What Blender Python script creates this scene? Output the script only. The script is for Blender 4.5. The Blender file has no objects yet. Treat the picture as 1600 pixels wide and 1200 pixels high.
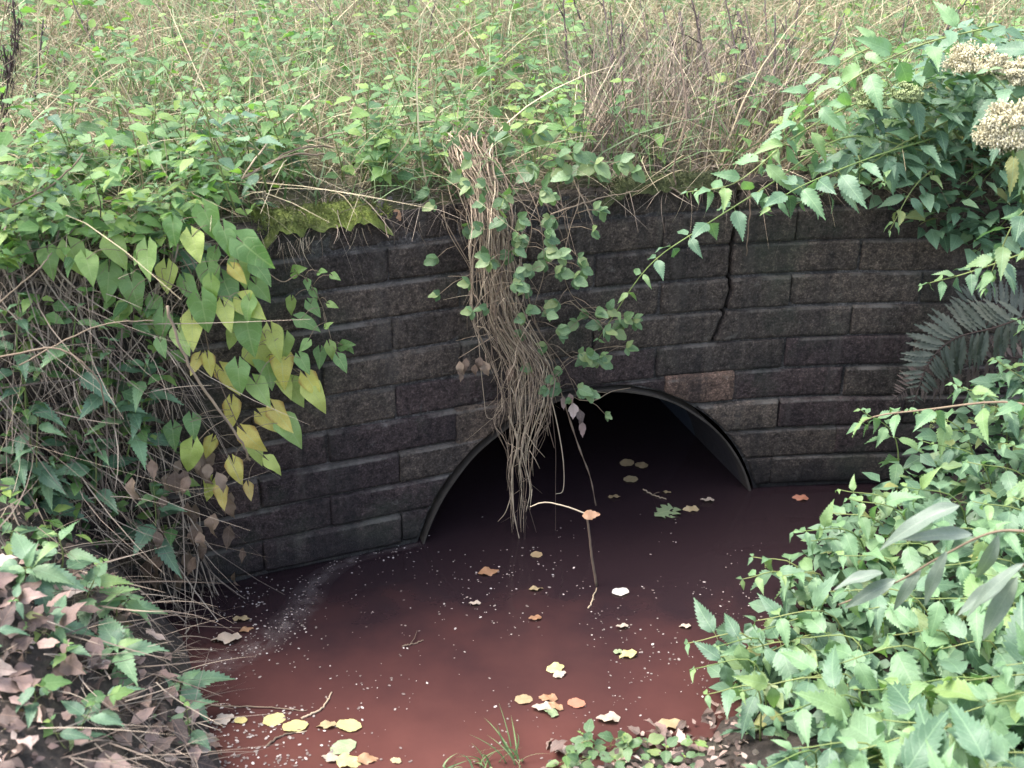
import bpy, math, random
import numpy as np
from mathutils import Vector, Matrix, noise
R = random.Random(11)
NR = np.random.default_rng(11)
V = Vector
rad = math.radians
scene = bpy.context.scene
COL = scene.collection

# ------------------------------------------------------------------ camera, sky, sun, exposure
FPX, TH, CAMZ = 1931.4, rad(25.0), 1.98          # lens in pixels of a 1600 px wide frame, tilt, height over the water
cam = bpy.data.cameras.new('camera')
cam.sensor_width = 36.0
cam.lens = 36.0 * FPX / 1600.0
cam.clip_start = 0.05
cam.clip_end = 500
cam.dof.use_dof = True
cam.dof.focus_distance = 3.6
cam.dof.aperture_fstop = 4.5
camo = bpy.data.objects.new('camera', cam)
COL.objects.link(camo)
camo.location = (0, 0, CAMZ)
camo.rotation_euler = (math.pi / 2 - TH, 0, 0)
scene.camera = camo

SUN_EL, SUN_AZ = rad(62), rad(-85)                # high on the left: it only grazes the brick face
world = bpy.data.worlds.new('World')
scene.world = world
world.use_nodes = True
wn = world.node_tree
wn.nodes.clear()
sky = wn.nodes.new('ShaderNodeTexSky')
sky.sky_type = 'NISHITA'
sky.sun_disc = False
sky.sun_elevation = SUN_EL
sky.sun_rotation = SUN_AZ
sky.dust_density = 3.0
sky.air_density = 1.0
bw = wn.nodes.new('ShaderNodeRGBToBW')
mixs = wn.nodes.new('ShaderNodeMix'); mixs.data_type = 'RGBA'
mixs.inputs[0].default_value = 0.38
bg = wn.nodes.new('ShaderNodeBackground'); bg.inputs[1].default_value = 0.15
wo = wn.nodes.new('ShaderNodeOutputWorld')
wn.links.new(sky.outputs[0], bw.inputs[0])
wn.links.new(sky.outputs[0], mixs.inputs[6])
wn.links.new(bw.outputs[0], mixs.inputs[7])
wn.links.new(mixs.outputs[2], bg.inputs[0])
wn.links.new(bg.outputs[0], wo.inputs[0])
sun = bpy.data.lights.new('sun', 'SUN')
sun.energy = 1.2
sun.angle = rad(35)
sun.color = (1.0, 0.96, 0.9)
suno = bpy.data.objects.new('sun', sun)
COL.objects.link(suno)
sd = V((math.sin(SUN_AZ) * math.cos(SUN_EL), math.cos(SUN_AZ) * math.cos(SUN_EL), math.sin(SUN_EL)))
suno.rotation_euler = (-sd).to_track_quat('-Z', 'Y').to_euler()
vs = scene.view_settings
vs.view_transform = 'Standard'
vs.look = 'None'
vs.gamma = 1.0
vs.use_curve_mapping = False
vs.exposure = 2.45
scene.cycles.use_denoising = True
scene.cycles.max_bounces = 6
scene.cycles.diffuse_bounces = 3
scene.cycles.glossy_bounces = 3
scene.cycles.transmission_bounces = 3
scene.cycles.transparent_max_bounces = 8

# ------------------------------------------------------------------ helpers
def ray(px, py):
    u, v = (px - 800) / FPX, (py - 600) / FPX
    return V((u, math.cos(TH) - v * math.sin(TH), -math.sin(TH) - v * math.cos(TH)))
def at(px, py, Y):
    d = ray(px, py)
    return V((0, 0, CAMZ)) + d * (Y / d.y)
def on_z(px, py, z=0.0):
    d = ray(px, py)
    return V((0, 0, CAMZ)) + d * ((z - CAMZ) / d.z)

def spline(pts, n):
    """Catmull-Rom through pts, n samples."""
    P = [V(p) for p in pts]
    P = [P[0] * 2 - P[1]] + P + [P[-1] * 2 - P[-2]]
    m = len(P) - 3
    out = []
    for i in range(n):
        t = i / (n - 1) * m
        k = min(int(t), m - 1)
        f = t - k
        a, b, c, d = P[k:k + 4]
        out.append(0.5 * ((2 * b) + (c - a) * f + (2 * a - 5 * b + 4 * c - d) * f * f + (3 * b - a - 3 * c + d) * f ** 3))
    return out

class MB:
    def __init__(s):
        s.v, s.f, s.uv = [], [], []
    def add(s, vs_, fs):
        k = len(s.v)
        s.v += [tuple(p) for p in vs_]
        s.f += [tuple(i + k for i in f) for f in fs]
    def tube(s, pts, r0, r1=None, n=4, prof=None):
        r1 = r0 if r1 is None else r1
        m = len(pts)
        vs_, fs = [], []
        pa = None
        for i, p in enumerate(pts):
            t = (pts[min(i + 1, m - 1)] - pts[max(i - 1, 0)])
            if t.length < 1e-9: t = V((0, 0, 1))
            t.normalize()
            if pa is None:
                pa = t.orthogonal().normalized()
            else:
                pa = (pa - t * pa.dot(t))
                pa = pa.normalized() if pa.length > 1e-6 else t.orthogonal().normalized()
            pb = t.cross(pa)
            f = i / (m - 1)
            r = (r0 + (r1 - r0) * f) * (prof(f) if prof else 1)
            for j in range(n):
                a = 2 * math.pi * j / n
                vs_.append(p + (pa * math.cos(a) + pb * math.sin(a)) * r)
        for i in range(m - 1):
            for j in range(n):
                a, b = i * n + j, i * n + (j + 1) % n
                fs.append((a, b, b + n, a + n))
        fs.append(tuple(range(n))[::-1])
        fs.append(tuple(range((m - 1) * n, m * n)))
        s.add(vs_, fs)
    def mesh(s, name, mat, smooth=True):
        me = bpy.data.meshes.new(name)
        me.from_pydata(s.v, [], s.f)
        if mat: me.materials.append(mat)
        if smooth: me.polygons.foreach_set('use_smooth', [True] * len(me.polygons))
        me.update()
        return me

def np_mesh(name, verts, faces, mat, smooth=True, uv=None):
    """verts (n,3), faces (m,k) arrays of equal face size; uv (n,2) per vertex"""
    me = bpy.data.meshes.new(name)
    n, (m, k) = len(verts), faces.shape
    me.vertices.add(n); me.vertices.foreach_set('co', np.asarray(verts, np.float32).ravel())
    me.loops.add(m * k); me.loops.foreach_set('vertex_index', faces.astype(np.int32).ravel())
    me.polygons.add(m)
    me.polygons.foreach_set('loop_start', np.arange(0, m * k, k, dtype=np.int32))
    me.polygons.foreach_set('loop_total', np.full(m, k, np.int32))
    me.polygons.foreach_set('use_smooth', np.full(m, smooth))
    if uv is not None:
        l = me.uv_layers.new(name='UVMap')
        l.data.foreach_set('uv', np.asarray(uv, np.float32)[faces.ravel()].ravel())
    me.materials.append(mat)
    me.update(calc_edges=True)
    me.validate()
    return me

def tag(o, label=None, cat=None, group=None, kind=None):
    if label: o['label'] = label
    if cat: o['category'] = cat
    if group: o['group'] = group
    if kind: o['kind'] = kind
    return o
def link(name, me, parent=None, M=None):
    o = bpy.data.objects.new(name, me)
    COL.objects.link(o)
    if parent is not None:
        o.parent = parent
        T = Matrix.Translation(-parent.location)
        o.matrix_basis = T @ (M if M is not None else Matrix.Identity(4))
    elif M is not None:
        o.matrix_basis = M
    return o
def thing(name, loc, label, cat, group=None):
    o = bpy.data.objects.new(name, None)
    COL.objects.link(o)
    o.empty_display_size = 0.05
    o.location = loc
    return tag(o, label, cat, group)

ORD = 'first second third fourth fifth sixth seventh eighth ninth tenth eleventh twelfth thirteenth fourteenth fifteenth sixteenth seventeenth eighteenth nineteenth twentieth'.split()
def by_place(rows, fmt):
    """rows: (object, px, phrase); a label of its own for each, counted along the phrase it stands under"""
    for ph in sorted({r[2] for r in rows}):
        q = sorted([r for r in rows if r[2] == ph], key=lambda r: r[1])
        for i, (o, px, _) in enumerate(q):
            o['label'] = fmt % (ph, ORD[i] if i < 20 else '%dth' % (i + 1)) if len(q) > 1 else (fmt % (ph, '')).rsplit(',', 1)[0]
def px_of(p):
    p = V(p) - V((0, 0, CAMZ))
    z = p.y * math.cos(TH) - p.z * math.sin(TH)
    return 800 + FPX * p.x / z, 600 + FPX * (-p.y * math.sin(TH) - p.z * math.cos(TH)) / z
def basis(p, d, n, s=1.0, sx=None):
    y = V(d).normalized()
    z = V(n)
    x = y.cross(z)
    if x.length < 1e-4: x = y.orthogonal()
    x.normalize()
    z = x.cross(y)
    sx = s if sx is None else sx
    return Matrix(((x.x * sx, y.x * s, z.x * s, p[0]), (x.y * sx, y.y * s, z.y * s, p[1]), (x.z * sx, y.z * s, z.z * s, p[2]), (0, 0, 0, 1)))
def rv(a=1.0):
    return V((R.uniform(-a, a), R.uniform(-a, a), R.uniform(-a, a)))
def interp(x, xs, ys):
    return float(np.interp(x, xs, ys))

# ------------------------------------------------------------------ materials
def new_mat(name):
    m = bpy.data.materials.new(name)
    m.use_nodes = True
    nt = m.node_tree
    nt.nodes.clear()
    out = nt.nodes.new('ShaderNodeOutputMaterial')
    return m, nt, out
class NT:
    def __init__(s, nt): s.nt = nt
    def n(s, t, **kw):
        x = s.nt.nodes.new('ShaderNode' + t)
        for k, v in kw.items(): setattr(x, k, v)
        return x
    def l(s, a, b): s.nt.links.new(a, b)
    def math(s, op, a, b=None, c=None):
        x = s.n('Math', operation=op)
        for i, q in enumerate((a, b, c)):
            if q is None: continue
            if isinstance(q, (int, float)): x.inputs[i].default_value = q
            else: s.l(q, x.inputs[i])
        return x.outputs[0]
    def mix(s, f, a, b, mode='MIX'):
        x = s.n('Mix', data_type='RGBA', blend_type=mode)
        for i, q in ((0, f), (6, a), (7, b)):
            if isinstance(q, (int, float)): x.inputs[i].default_value = q
            elif isinstance(q, (tuple, list)): x.inputs[i].default_value = (*q[:3], 1)
            else: s.l(q, x.inputs[i])
        return x.outputs[2]
    def noise(s, vec, scale, detail=4, rough=0.6):
        x = s.n('TexNoise')
        x.inputs['Scale'].default_value = scale
        x.inputs['Detail'].default_value = detail
        x.inputs['Roughness'].default_value = rough
        if vec is not None: s.l(vec, x.inputs['Vector'])
        return x.outputs[0]
    def ramp(s, f, stops):
        x = s.n('ValToRGB')
        e = x.color_ramp.elements
        while len(e) < len(stops): e.new(0.5)
        for q, (p, c) in zip(e, stops):
            q.position = p
            q.color = (*c[:3], 1) if not isinstance(c, (int, float)) else (c, c, c, 1)
        s.l(f, x.inputs[0])
        return x.outputs[0]
    def bump(s, h, strength, dist):
        x = s.n('Bump')
        x.inputs['Strength'].default_value = strength
        x.inputs['Distance'].default_value = dist
        s.l(h, x.inputs['Height'])
        return x.outputs[0]

def leaf_mat(name, stops, vein=(0.3, 0.4, 0.2), veins=7.0, trans=0.3, rough=0.5, spots=None, spotscale=26, spotcol=(0.1, 0.05, 0.02), vmix=0.45, spec=0.5, tip=None):
    """stops: ramp of colours picked by the leaf's own random number"""
    m, nt, out = new_mat(name)
    g = NT(nt)
    oi = g.n('ObjectInfo').outputs['Random']
    isl = g.n('NewGeometry').outputs['Random Per Island']
    rnd = g.math('FRACT', g.math('ADD', g.math('MULTIPLY', oi, 7.31), g.math('MULTIPLY', isl, 5.17)))
    c = g.ramp(rnd, stops)
    uv = g.n('TexCoord').outputs['UV']
    sx = g.n('SeparateXYZ'); g.l(uv, sx.inputs[0])
    au = g.math('ABSOLUTE', g.math('SUBTRACT', sx.outputs[0], 0.5))
    lat = g.math('SINE', g.math('MULTIPLY', g.math('SUBTRACT', sx.outputs[1], g.math('MULTIPLY', au, 0.55)), 2 * math.pi * veins))
    latm = g.math('SMOOTH_MIN', 1.0, g.math('MAXIMUM', 0.0, g.math('MULTIPLY', g.math('SUBTRACT', lat, 0.82), 5.5)), 0.05)
    mid = g.math('LESS_THAN', au, 0.022)
    vm = g.math('MAXIMUM', mid, g.math('MULTIPLY', latm, 0.5))
    tc = g.n('TexCoord').outputs['Object']
    nz = g.noise(tc, 34, 4)
    c = g.mix(0.5, c, g.mix(nz, (0.35, 0.35, 0.35), (1.4, 1.4, 1.4)), 'MULTIPLY')
    c = g.mix(0.30, c, g.mix(nz, (0.8, 0.9, 0.7), (1.2, 1.1, 1.0)), 'MULTIPLY')
    if tip:
        tf = g.ramp(g.math('ADD', g.math('MULTIPLY', au, 1.6), g.math('MULTIPLY', nz, 0.5)), [(0.75, 0.0), (0.98, 1.0)])
        c = g.mix(tf, c, tip)
    if spots:
        sp = g.ramp(g.noise(tc, spotscale, 3, 0.7), [(spots, 0.0), (spots + 0.04, 1.0)])
        c = g.mix(sp, c, spotcol)
    c = g.mix(g.math('MULTIPLY', vm, vmix), c, vein)
    p = g.n('BsdfPrincipled')
    g.l(c, p.inputs['Base Color'])
    p.inputs['Roughness'].default_value = rough
    p.inputs['Specular IOR Level'].default_value = spec
    h = g.math('ADD', g.math('MULTIPLY', vm, -1.0), g.math('MULTIPLY', nz, 0.6))
    g.l(g.bump(h, 0.5, 0.002), p.inputs['Normal'])
    t = g.n('BsdfTranslucent')
    g.l(g.mix(1.0, c, (1.0, 1.25, 0.5), 'MULTIPLY'), t.inputs['Color'])
    ms = g.n('MixShader'); ms.inputs[0].default_value = trans
    g.l(p.outputs[0], ms.inputs[1]); g.l(t.outputs[0], ms.inputs[2])
    g.l(ms.outputs[0], out.inputs[0])
    return m

def plain_mat(name, stops, rough=0.8, nscale=40, bump=0.3, dist=0.002, spec=0.3, trans=0.0):
    m, nt, out = new_mat(name)
    g = NT(nt)
    oi = g.n('ObjectInfo').outputs['Random']
    isl = g.n('NewGeometry').outputs['Random Per Island']
    rnd = g.math('FRACT', g.math('ADD', g.math('MULTIPLY', oi, 3.37), g.math('MULTIPLY', isl, 7.71)))
    c = g.ramp(rnd, stops)
    tc = g.n('TexCoord').outputs['Object']
    nz = g.noise(tc, nscale, 5)
    c = g.mix(0.6, c, g.mix(nz, (0.4, 0.4, 0.4), (1.5, 1.5, 1.5)), 'MULTIPLY')
    p = g.n('BsdfPrincipled')
    g.l(c, p.inputs['Base Color'])
    p.inputs['Roughness'].default_value = rough
    p.inputs['Specular IOR Level'].default_value = spec
    g.l(g.bump(nz, bump, dist), p.inputs['Normal'])
    if trans:
        t = g.n('BsdfTranslucent'); g.l(c, t.inputs[0])
        ms = g.n('MixShader'); ms.inputs[0].default_value = trans
        g.l(p.outputs[0], ms.inputs[1]); g.l(t.outputs[0], ms.inputs[2]); g.l(ms.outputs[0], out.inputs[0])
    else:
        g.l(p.outputs[0], out.inputs[0])
    return m

def brick_mat(name, stops, pale=0.0):
    m, nt, out = new_mat(name)
    g = NT(nt)
    oi = g.n('ObjectInfo').outputs['Random']
    c = g.ramp(oi, stops)
    geo = g.n('NewGeometry')
    tc = geo.outputs['Position']
    n1 = g.noise(tc, 7, 5, 0.65)
    n2 = g.noise(tc, 55, 6, 0.7)
    n3 = g.noise(tc, 160, 4, 0.7)
    c = g.mix(0.75, c, g.ramp(n1, [(0.3, (0.45, 0.45, 0.5)), (0.7, (1.6, 1.5, 1.45))]), 'MULTIPLY')
    c = g.mix(0.9, c, g.ramp(n2, [(0.32, 0.3), (0.70, 2.0)]), 'MULTIPLY')
    c = g.mix(0.8, c, g.ramp(n3, [(0.36, 0.35), (0.55, 1.0), (0.68, 2.3)]), 'MULTIPLY')
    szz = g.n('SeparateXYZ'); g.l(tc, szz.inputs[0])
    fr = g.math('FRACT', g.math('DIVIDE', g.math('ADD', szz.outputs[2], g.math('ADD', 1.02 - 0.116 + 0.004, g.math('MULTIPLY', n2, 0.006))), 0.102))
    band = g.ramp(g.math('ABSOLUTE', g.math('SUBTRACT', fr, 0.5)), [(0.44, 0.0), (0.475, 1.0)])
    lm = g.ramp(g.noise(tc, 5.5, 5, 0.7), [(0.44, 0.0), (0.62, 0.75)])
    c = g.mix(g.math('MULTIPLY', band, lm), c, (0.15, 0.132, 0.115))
    # lichen specks, algae film, a lime bloom in places
    lich = g.ramp(g.noise(tc, 95, 3, 0.8), [(0.66, 0.0), (0.72, 1.0)])
    lichw = g.ramp(g.noise(tc, 3.1, 3), [(0.4, 0.05), (0.65, 0.6)])
    c = g.mix(g.math('MULTIPLY', lich, lichw), c, (0.24, 0.23, 0.20))
    alg = g.ramp(g.noise(tc, 4.3, 4), [(0.52, 0.0), (0.7, 0.5)])
    c = g.mix(alg, c, (0.035, 0.045, 0.03))
    bl = g.ramp(g.noise(tc, 9.5, 5, 0.75), [(0.64, 0.0), (0.78, 0.55 + pale)])
    c = g.mix(bl, c, (0.20, 0.18, 0.16))
    st = g.n('Mapping'); st.inputs['Scale'].default_value = (14, 14, 1.2); g.l(tc, st.inputs[0])
    stn = g.ramp(g.noise(st.outputs[0], 1.0, 4, 0.6), [(0.58, 0.0), (0.75, 0.4)])
    c = g.mix(stn, c, (0.11, 0.095, 0.08))
    ds = g.ramp(g.noise(st.outputs[0], 0.7, 3, 0.6), [(0.30, 0.65), (0.46, 0.0)])
    c = g.mix(ds, c, (0.014, 0.013, 0.013))
    # damp stain below a waterline that has its own wavy shape
    sz = g.n('SeparateXYZ'); g.l(tc, sz.inputs[0])
    wet = g.ramp(g.math('ADD', sz.outputs[2], g.math('MULTIPLY', n1, 0.12)), [(0.08, 1.0), (0.16, 0.0)])
    c = g.mix(g.math('MULTIPLY', wet, 0.6), c, (0.012, 0.011, 0.012))
    p = g.n('BsdfPrincipled')
    g.l(c, p.inputs['Base Color'])
    g.l(g.ramp(wet, [(0.0, 0.85), (1.0, 0.45)]), p.inputs['Roughness'])
    p.inputs['Specular IOR Level'].default_value = 0.25
    h = g.math('ADD', g.math('MULTIPLY', n2, 1.0), g.math('MULTIPLY', n3, 0.6))
    g.l(g.bump(h, 0.9, 0.007), p.inputs['Normal'])
    g.l(p.outputs[0], out.inputs[0])
    return m

M = {}
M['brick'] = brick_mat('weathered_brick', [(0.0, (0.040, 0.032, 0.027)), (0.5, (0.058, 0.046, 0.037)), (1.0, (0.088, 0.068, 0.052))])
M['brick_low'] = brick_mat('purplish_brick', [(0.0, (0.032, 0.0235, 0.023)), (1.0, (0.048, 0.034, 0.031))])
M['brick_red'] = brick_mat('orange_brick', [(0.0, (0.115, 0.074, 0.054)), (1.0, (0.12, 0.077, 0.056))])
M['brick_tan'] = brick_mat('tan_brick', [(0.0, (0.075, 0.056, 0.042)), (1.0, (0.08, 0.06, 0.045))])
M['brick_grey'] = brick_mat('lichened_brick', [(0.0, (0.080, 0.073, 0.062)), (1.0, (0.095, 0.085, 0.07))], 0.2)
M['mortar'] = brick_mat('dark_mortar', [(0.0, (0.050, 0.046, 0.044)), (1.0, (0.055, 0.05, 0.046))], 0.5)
M['pipe'] = plain_mat('wet_concrete', [(0.0, (0.042, 0.036, 0.037)), (1.0, (0.046, 0.04, 0.04))], 0.7, 18, 0.9, 0.01)
M['navy_shade'] = plain_mat('navy_shade_concrete', [(0.0, (0.050, 0.060, 0.078)), (1.0, (0.055, 0.065, 0.083))], 0.45, 8, 0.2, 0.003)  # concrete barrel, tinted blue to paint in the navy haze of its dark interior
M['rim'] = plain_mat('pipe_edge', [(0.0, (0.060, 0.050, 0.041)), (1.0, (0.064, 0.053, 0.044))], 0.7, 30, 0.5, 0.003)

def water_mat():
    m, nt, out = new_mat('iron_stained_water')
    g = NT(nt)
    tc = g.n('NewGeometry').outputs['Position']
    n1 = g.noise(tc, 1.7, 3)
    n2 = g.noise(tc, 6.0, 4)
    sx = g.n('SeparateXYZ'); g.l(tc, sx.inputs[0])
    # rusty silt red by the near bank; wall shade and reflection painted in beyond
    silt_shade = g.ramp(g.math('ADD', g.math('SUBTRACT', 2.88, sx.outputs[1]), g.math('MULTIPLY', g.math('SUBTRACT', g.math('ADD', g.math('MULTIPLY', n1, 0.6), g.math('MULTIPLY', n2, 0.4)), 0.5), 1.1)), [(0.0, 0.0), (0.8, 1.0)])
    c = g.mix(silt_shade, (0.020, 0.012, 0.014), (0.090, 0.035, 0.029))
    p = g.n('BsdfPrincipled')
    g.l(c, p.inputs['Base Color'])
    g.l(g.ramp(g.noise(tc, 3.0, 5, 0.65), [(0.42, 0.03), (0.62, 0.22)]), p.inputs['Roughness'])
    p.inputs['IOR'].default_value = 1.38
    g.l(g.bump(g.noise(tc, 14, 3), 0.10, 0.01), p.inputs['Normal'])
    g.l(p.outputs[0], out.inputs[0])
    return m
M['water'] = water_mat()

def soil_mat(name, a, b, c3):
    m, nt, out = new_mat(name)
    g = NT(nt)
    tc = g.n('NewGeometry').outputs['Position']
    n1 = g.noise(tc, 5, 6, 0.7)
    n2 = g.noise(tc, 45, 6, 0.7)
    c = g.ramp(n1, [(0.3, a), (0.55, b), (0.75, c3)])
    c = g.mix(0.8, c, g.ramp(n2, [(0.3, 0.4), (0.7, 1.6)]), 'MULTIPLY')
    p = g.n('BsdfPrincipled')
    g.l(c, p.inputs['Base Color'])
    p.inputs['Roughness'].default_value = 0.95
    g.l(g.bump(n2, 1.0, 0.02), p.inputs['Normal'])
    g.l(p.outputs[0], out.inputs[0])
    return m
M['soil'] = soil_mat('bank_soil', (0.03, 0.022, 0.018), (0.055, 0.042, 0.032), (0.05, 0.06, 0.025))
M['turf'] = soil_mat('meadow_turf', (0.06, 0.06, 0.025), (0.10, 0.09, 0.045), (0.07, 0.10, 0.03))
M['moss'] = soil_mat('bright_moss', (0.07, 0.075, 0.026), (0.17, 0.21, 0.04), (0.27, 0.31, 0.065))

M['moss_dull'] = soil_mat('dull_moss', (0.03, 0.035, 0.012), (0.055, 0.065, 0.02), (0.08, 0.09, 0.03))
M['nettle'] = leaf_mat('nettle_leaf', [(0.0, (0.072, 0.140, 0.085)), (0.45, (0.115, 0.200, 0.122)), (0.85, (0.160, 0.258, 0.158)), (0.95, (0.18, 0.26, 0.11)), (1.0, (0.30, 0.29, 0.11))], (0.22, 0.34, 0.19), 7, 0.3, 0.48, 0.72, 40, (0.16, 0.15, 0.06))
M['nettle_pale'] = leaf_mat('nettle_young_leaf', [(0.0, (0.135, 0.24, 0.125)), (0.6, (0.18, 0.30, 0.155)), (1.0, (0.23, 0.33, 0.12))], (0.27, 0.4, 0.2), 7, 0.32, 0.48)
M['weed'] = leaf_mat('meadow_leaf', [(0.0, (0.075, 0.15, 0.06)), (0.4, (0.12, 0.225, 0.08)), (0.8, (0.18, 0.30, 0.09)), (1.0, (0.26, 0.34, 0.09))], (0.24, 0.36, 0.16), 6, 0.4, 0.5, spec=0.4)
M['bind'] = leaf_mat('bindweed_green_leaf', [(0.0, (0.14, 0.25, 0.085)), (0.5, (0.21, 0.34, 0.11)), (1.0, (0.31, 0.41, 0.12))], (0.34, 0.42, 0.18), 5, 0.42, 0.45)
M['bind_yg'] = leaf_mat('bindweed_turning_leaf', [(0.0, (0.30, 0.39, 0.10)), (1.0, (0.48, 0.50, 0.13))], (0.36, 0.4, 0.14), 5, 0.35, 0.5, 0.66, 24, (0.12, 0.16, 0.03))
M['bind_y'] = leaf_mat('bindweed_yellow_leaf', [(0.0, (0.64, 0.58, 0.14)), (0.6, (0.70, 0.60, 0.16)), (1.0, (0.68, 0.49, 0.18))], (0.6, 0.6, 0.26), 5, 0.5, 0.5, 0.69, 28, (0.24, 0.13, 0.03), tip=(0.40, 0.24, 0.06))
M['vine'] = leaf_mat('vine_leaf', [(0.0, (0.085, 0.155, 0.070)), (0.6, (0.135, 0.220, 0.095)), (1.0, (0.23, 0.28, 0.11))], (0.2, 0.28, 0.15), 5, 0.3, 0.45)
M['willow'] = leaf_mat('willow_leaf', [(0.0, (0.13, 0.17, 0.13)), (1.0, (0.20, 0.24, 0.20))], (0.3, 0.34, 0.26), 16, 0.2, 0.45)
M['fern'] = leaf_mat('fern_frond', [(0.0, (0.045, 0.058, 0.045)), (1.0, (0.075, 0.082, 0.065))], (0.09, 0.10, 0.08), 9, 0.2, 0.6)
M['fern_rust'] = leaf_mat('fern_rusty_frond', [(0.0, (0.10, 0.07, 0.065)), (1.0, (0.13, 0.09, 0.08))], (0.12, 0.1, 0.08), 9, 0.2, 0.6)
M['dead'] = leaf_mat('dead_leaf', [(0.0, (0.05, 0.036, 0.033)), (0.3, (0.13, 0.09, 0.078)), (0.55, (0.24, 0.16, 0.14)), (0.8, (0.38, 0.265, 0.235)), (1.0, (0.52, 0.42, 0.38))], (0.25, 0.16, 0.12), 6, 0.2, 0.7, 0.68)
M['dead_dark'] = leaf_mat('withered_leaf', [(0.0, (0.09, 0.06, 0.045)), (0.5, (0.16, 0.105, 0.075)), (1.0, (0.25, 0.18, 0.13))], (0.2, 0.14, 0.1), 6, 0.2, 0.75)
M['f_yellow'] = leaf_mat('floating_yellow', [(0.0, (0.50, 0.42, 0.17)), (1.0, (0.46, 0.42, 0.20))], (0.4, 0.3, 0.12), 6, 0.1, 0.5, 0.68, 30, (0.25, 0.14, 0.05))
M['f_orange'] = leaf_mat('floating_orange', [(0.0, (0.30, 0.155, 0.085)), (1.0, (0.36, 0.215, 0.12))], (0.3, 0.15, 0.08), 6, 0.1, 0.5, 0.68)
M['f_pale'] = leaf_mat('floating_pale', [(0.0, (0.40, 0.32, 0.26)), (1.0, (0.47, 0.38, 0.32))], (0.4, 0.32, 0.24), 6, 0.1, 0.5, 0.7)
M['f_tan'] = leaf_mat('floating_tan', [(0.0, (0.33, 0.23, 0.13)), (1.0, (0.38, 0.29, 0.17))], (0.25, 0.18, 0.1), 6, 0.1, 0.5, 0.68)
M['f_green'] = leaf_mat('floating_green', [(0.0, (0.22, 0.28, 0.15)), (1.0, (0.25, 0.30, 0.17))], (0.32, 0.36, 0.2), 6, 0.1, 0.5)
M['f_red'] = leaf_mat('floating_red', [(0.0, (0.40, 0.16, 0.10)), (1.0, (0.42, 0.19, 0.12))], (0.3, 0.12, 0.08), 6, 0.1, 0.5)
M['f_white'] = leaf_mat('floating_white', [(0.0, (0.58, 0.53, 0.49)), (1.0, (0.60, 0.55, 0.51))], (0.66, 0.62, 0.58), 6, 0.1, 0.4, vmix=0.2)
M['grass'] = plain_mat('green_grass', [(0.0, (0.09, 0.16, 0.06)), (0.5, (0.16, 0.26, 0.10)), (1.0, (0.33, 0.40, 0.22))], 0.6, 20, 0.1, 0.001, 0.4, 0.3)
M['straw'] = plain_mat('dry_grass', [(0.0, (0.17, 0.13, 0.075)), (0.5, (0.36, 0.29, 0.18)), (1.0, (0.55, 0.47, 0.31))], 0.7, 20, 0.1, 0.001, 0.3, 0.2)
M['deadstem'] = plain_mat('dead_stem', [(0.0, (0.10, 0.075, 0.06)), (0.5, (0.22, 0.17, 0.13)), (1.0, (0.40, 0.32, 0.24))], 0.8, 30, 0.2, 0.001)
M['hangstem'] = plain_mat('hanging_stem', [(0.0, (0.09, 0.062, 0.046)), (0.35, (0.20, 0.145, 0.10)), (0.7, (0.36, 0.27, 0.185)), (1.0, (0.56, 0.45, 0.31))], 0.75, 30, 0.2, 0.001)
M['darkstalk'] = plain_mat('dark_stalk', [(0.0, (0.028, 0.019, 0.018)), (1.0, (0.06, 0.04, 0.034))], 0.8, 60, 0.2, 0.001)
M['greenstem'] = plain_mat('green_stem', [(0.0, (0.12, 0.18, 0.05)), (1.0, (0.20, 0.22, 0.08))], 0.6, 40, 0.1, 0.001)
M['brownstem'] = plain_mat('brown_stem', [(0.0, (0.17, 0.12, 0.08)), (1.0, (0.24, 0.18, 0.12))], 0.7, 40, 0.1, 0.001)
M['tassel'] = plain_mat('seed_tassel', [(0.0, (0.20, 0.24, 0.08)), (1.0, (0.28, 0.30, 0.12))], 0.8, 90, 0.3, 0.002)
M['floret'] = plain_mat('cream_floret', [(0.0, (0.42, 0.37, 0.22)), (0.5, (0.56, 0.51, 0.34)), (1.0, (0.68, 0.63, 0.46))], 0.9, 90, 0.3, 0.002, 0.2, 0.2)
M['floret_green'] = plain_mat('greenish_floret', [(0.0, (0.26, 0.32, 0.13)), (1.0, (0.40, 0.45, 0.24))], 0.9, 90, 0.3, 0.002, 0.2, 0.2)
M['fleck'] = plain_mat('pale_fleck', [(0.0, (0.12, 0.09, 0.08)), (0.6, (0.24, 0.20, 0.18)), (1.0, (0.46, 0.41, 0.38))], 0.7, 90, 0.1, 0.001)
M['wood'] = plain_mat('rotten_wood', [(0.0, (0.12, 0.10, 0.09)), (1.0, (0.16, 0.13, 0.12))], 0.8, 60, 0.6, 0.004)

# ------------------------------------------------------------------ the wall's line on the ground
ctl = [(-3.2, 1.75), (-2.2, 2.32), (-1.4, 2.675), (-0.809, 2.906), (-0.275, 3.122), (0.24, 3.325), (0.749, 3.44), (1.2, 3.475), (1.8, 3.47), (2.6, 3.45), (4.0, 3.4)]
cl = np.array([(p.x, p.y) for p in spline([(x, y, 0) for x, y in ctl], 600)])
seg = np.r_[0, np.cumsum(np.hypot(*np.diff(cl, axis=0).T))]
S = seg - np.interp(0.237, cl[:, 0], seg)
tn = np.gradient(cl, axis=0); tn /= np.linalg.norm(tn, axis=1)[:, None]
def wallY(x): return float(np.interp(x, cl[:, 0], cl[:, 1]))
def W(s, z, off=0.0):
    x, y = np.interp(s, S, cl[:, 0]), np.interp(s, S, cl[:, 1])
    tx, ty = np.interp(s, S, tn[:, 0]), np.interp(s, S, tn[:, 1])
    return V((x + ty * off, y - tx * off, z))
def s_of_x(x): return float(np.interp(x, cl[:, 0], S))
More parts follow.
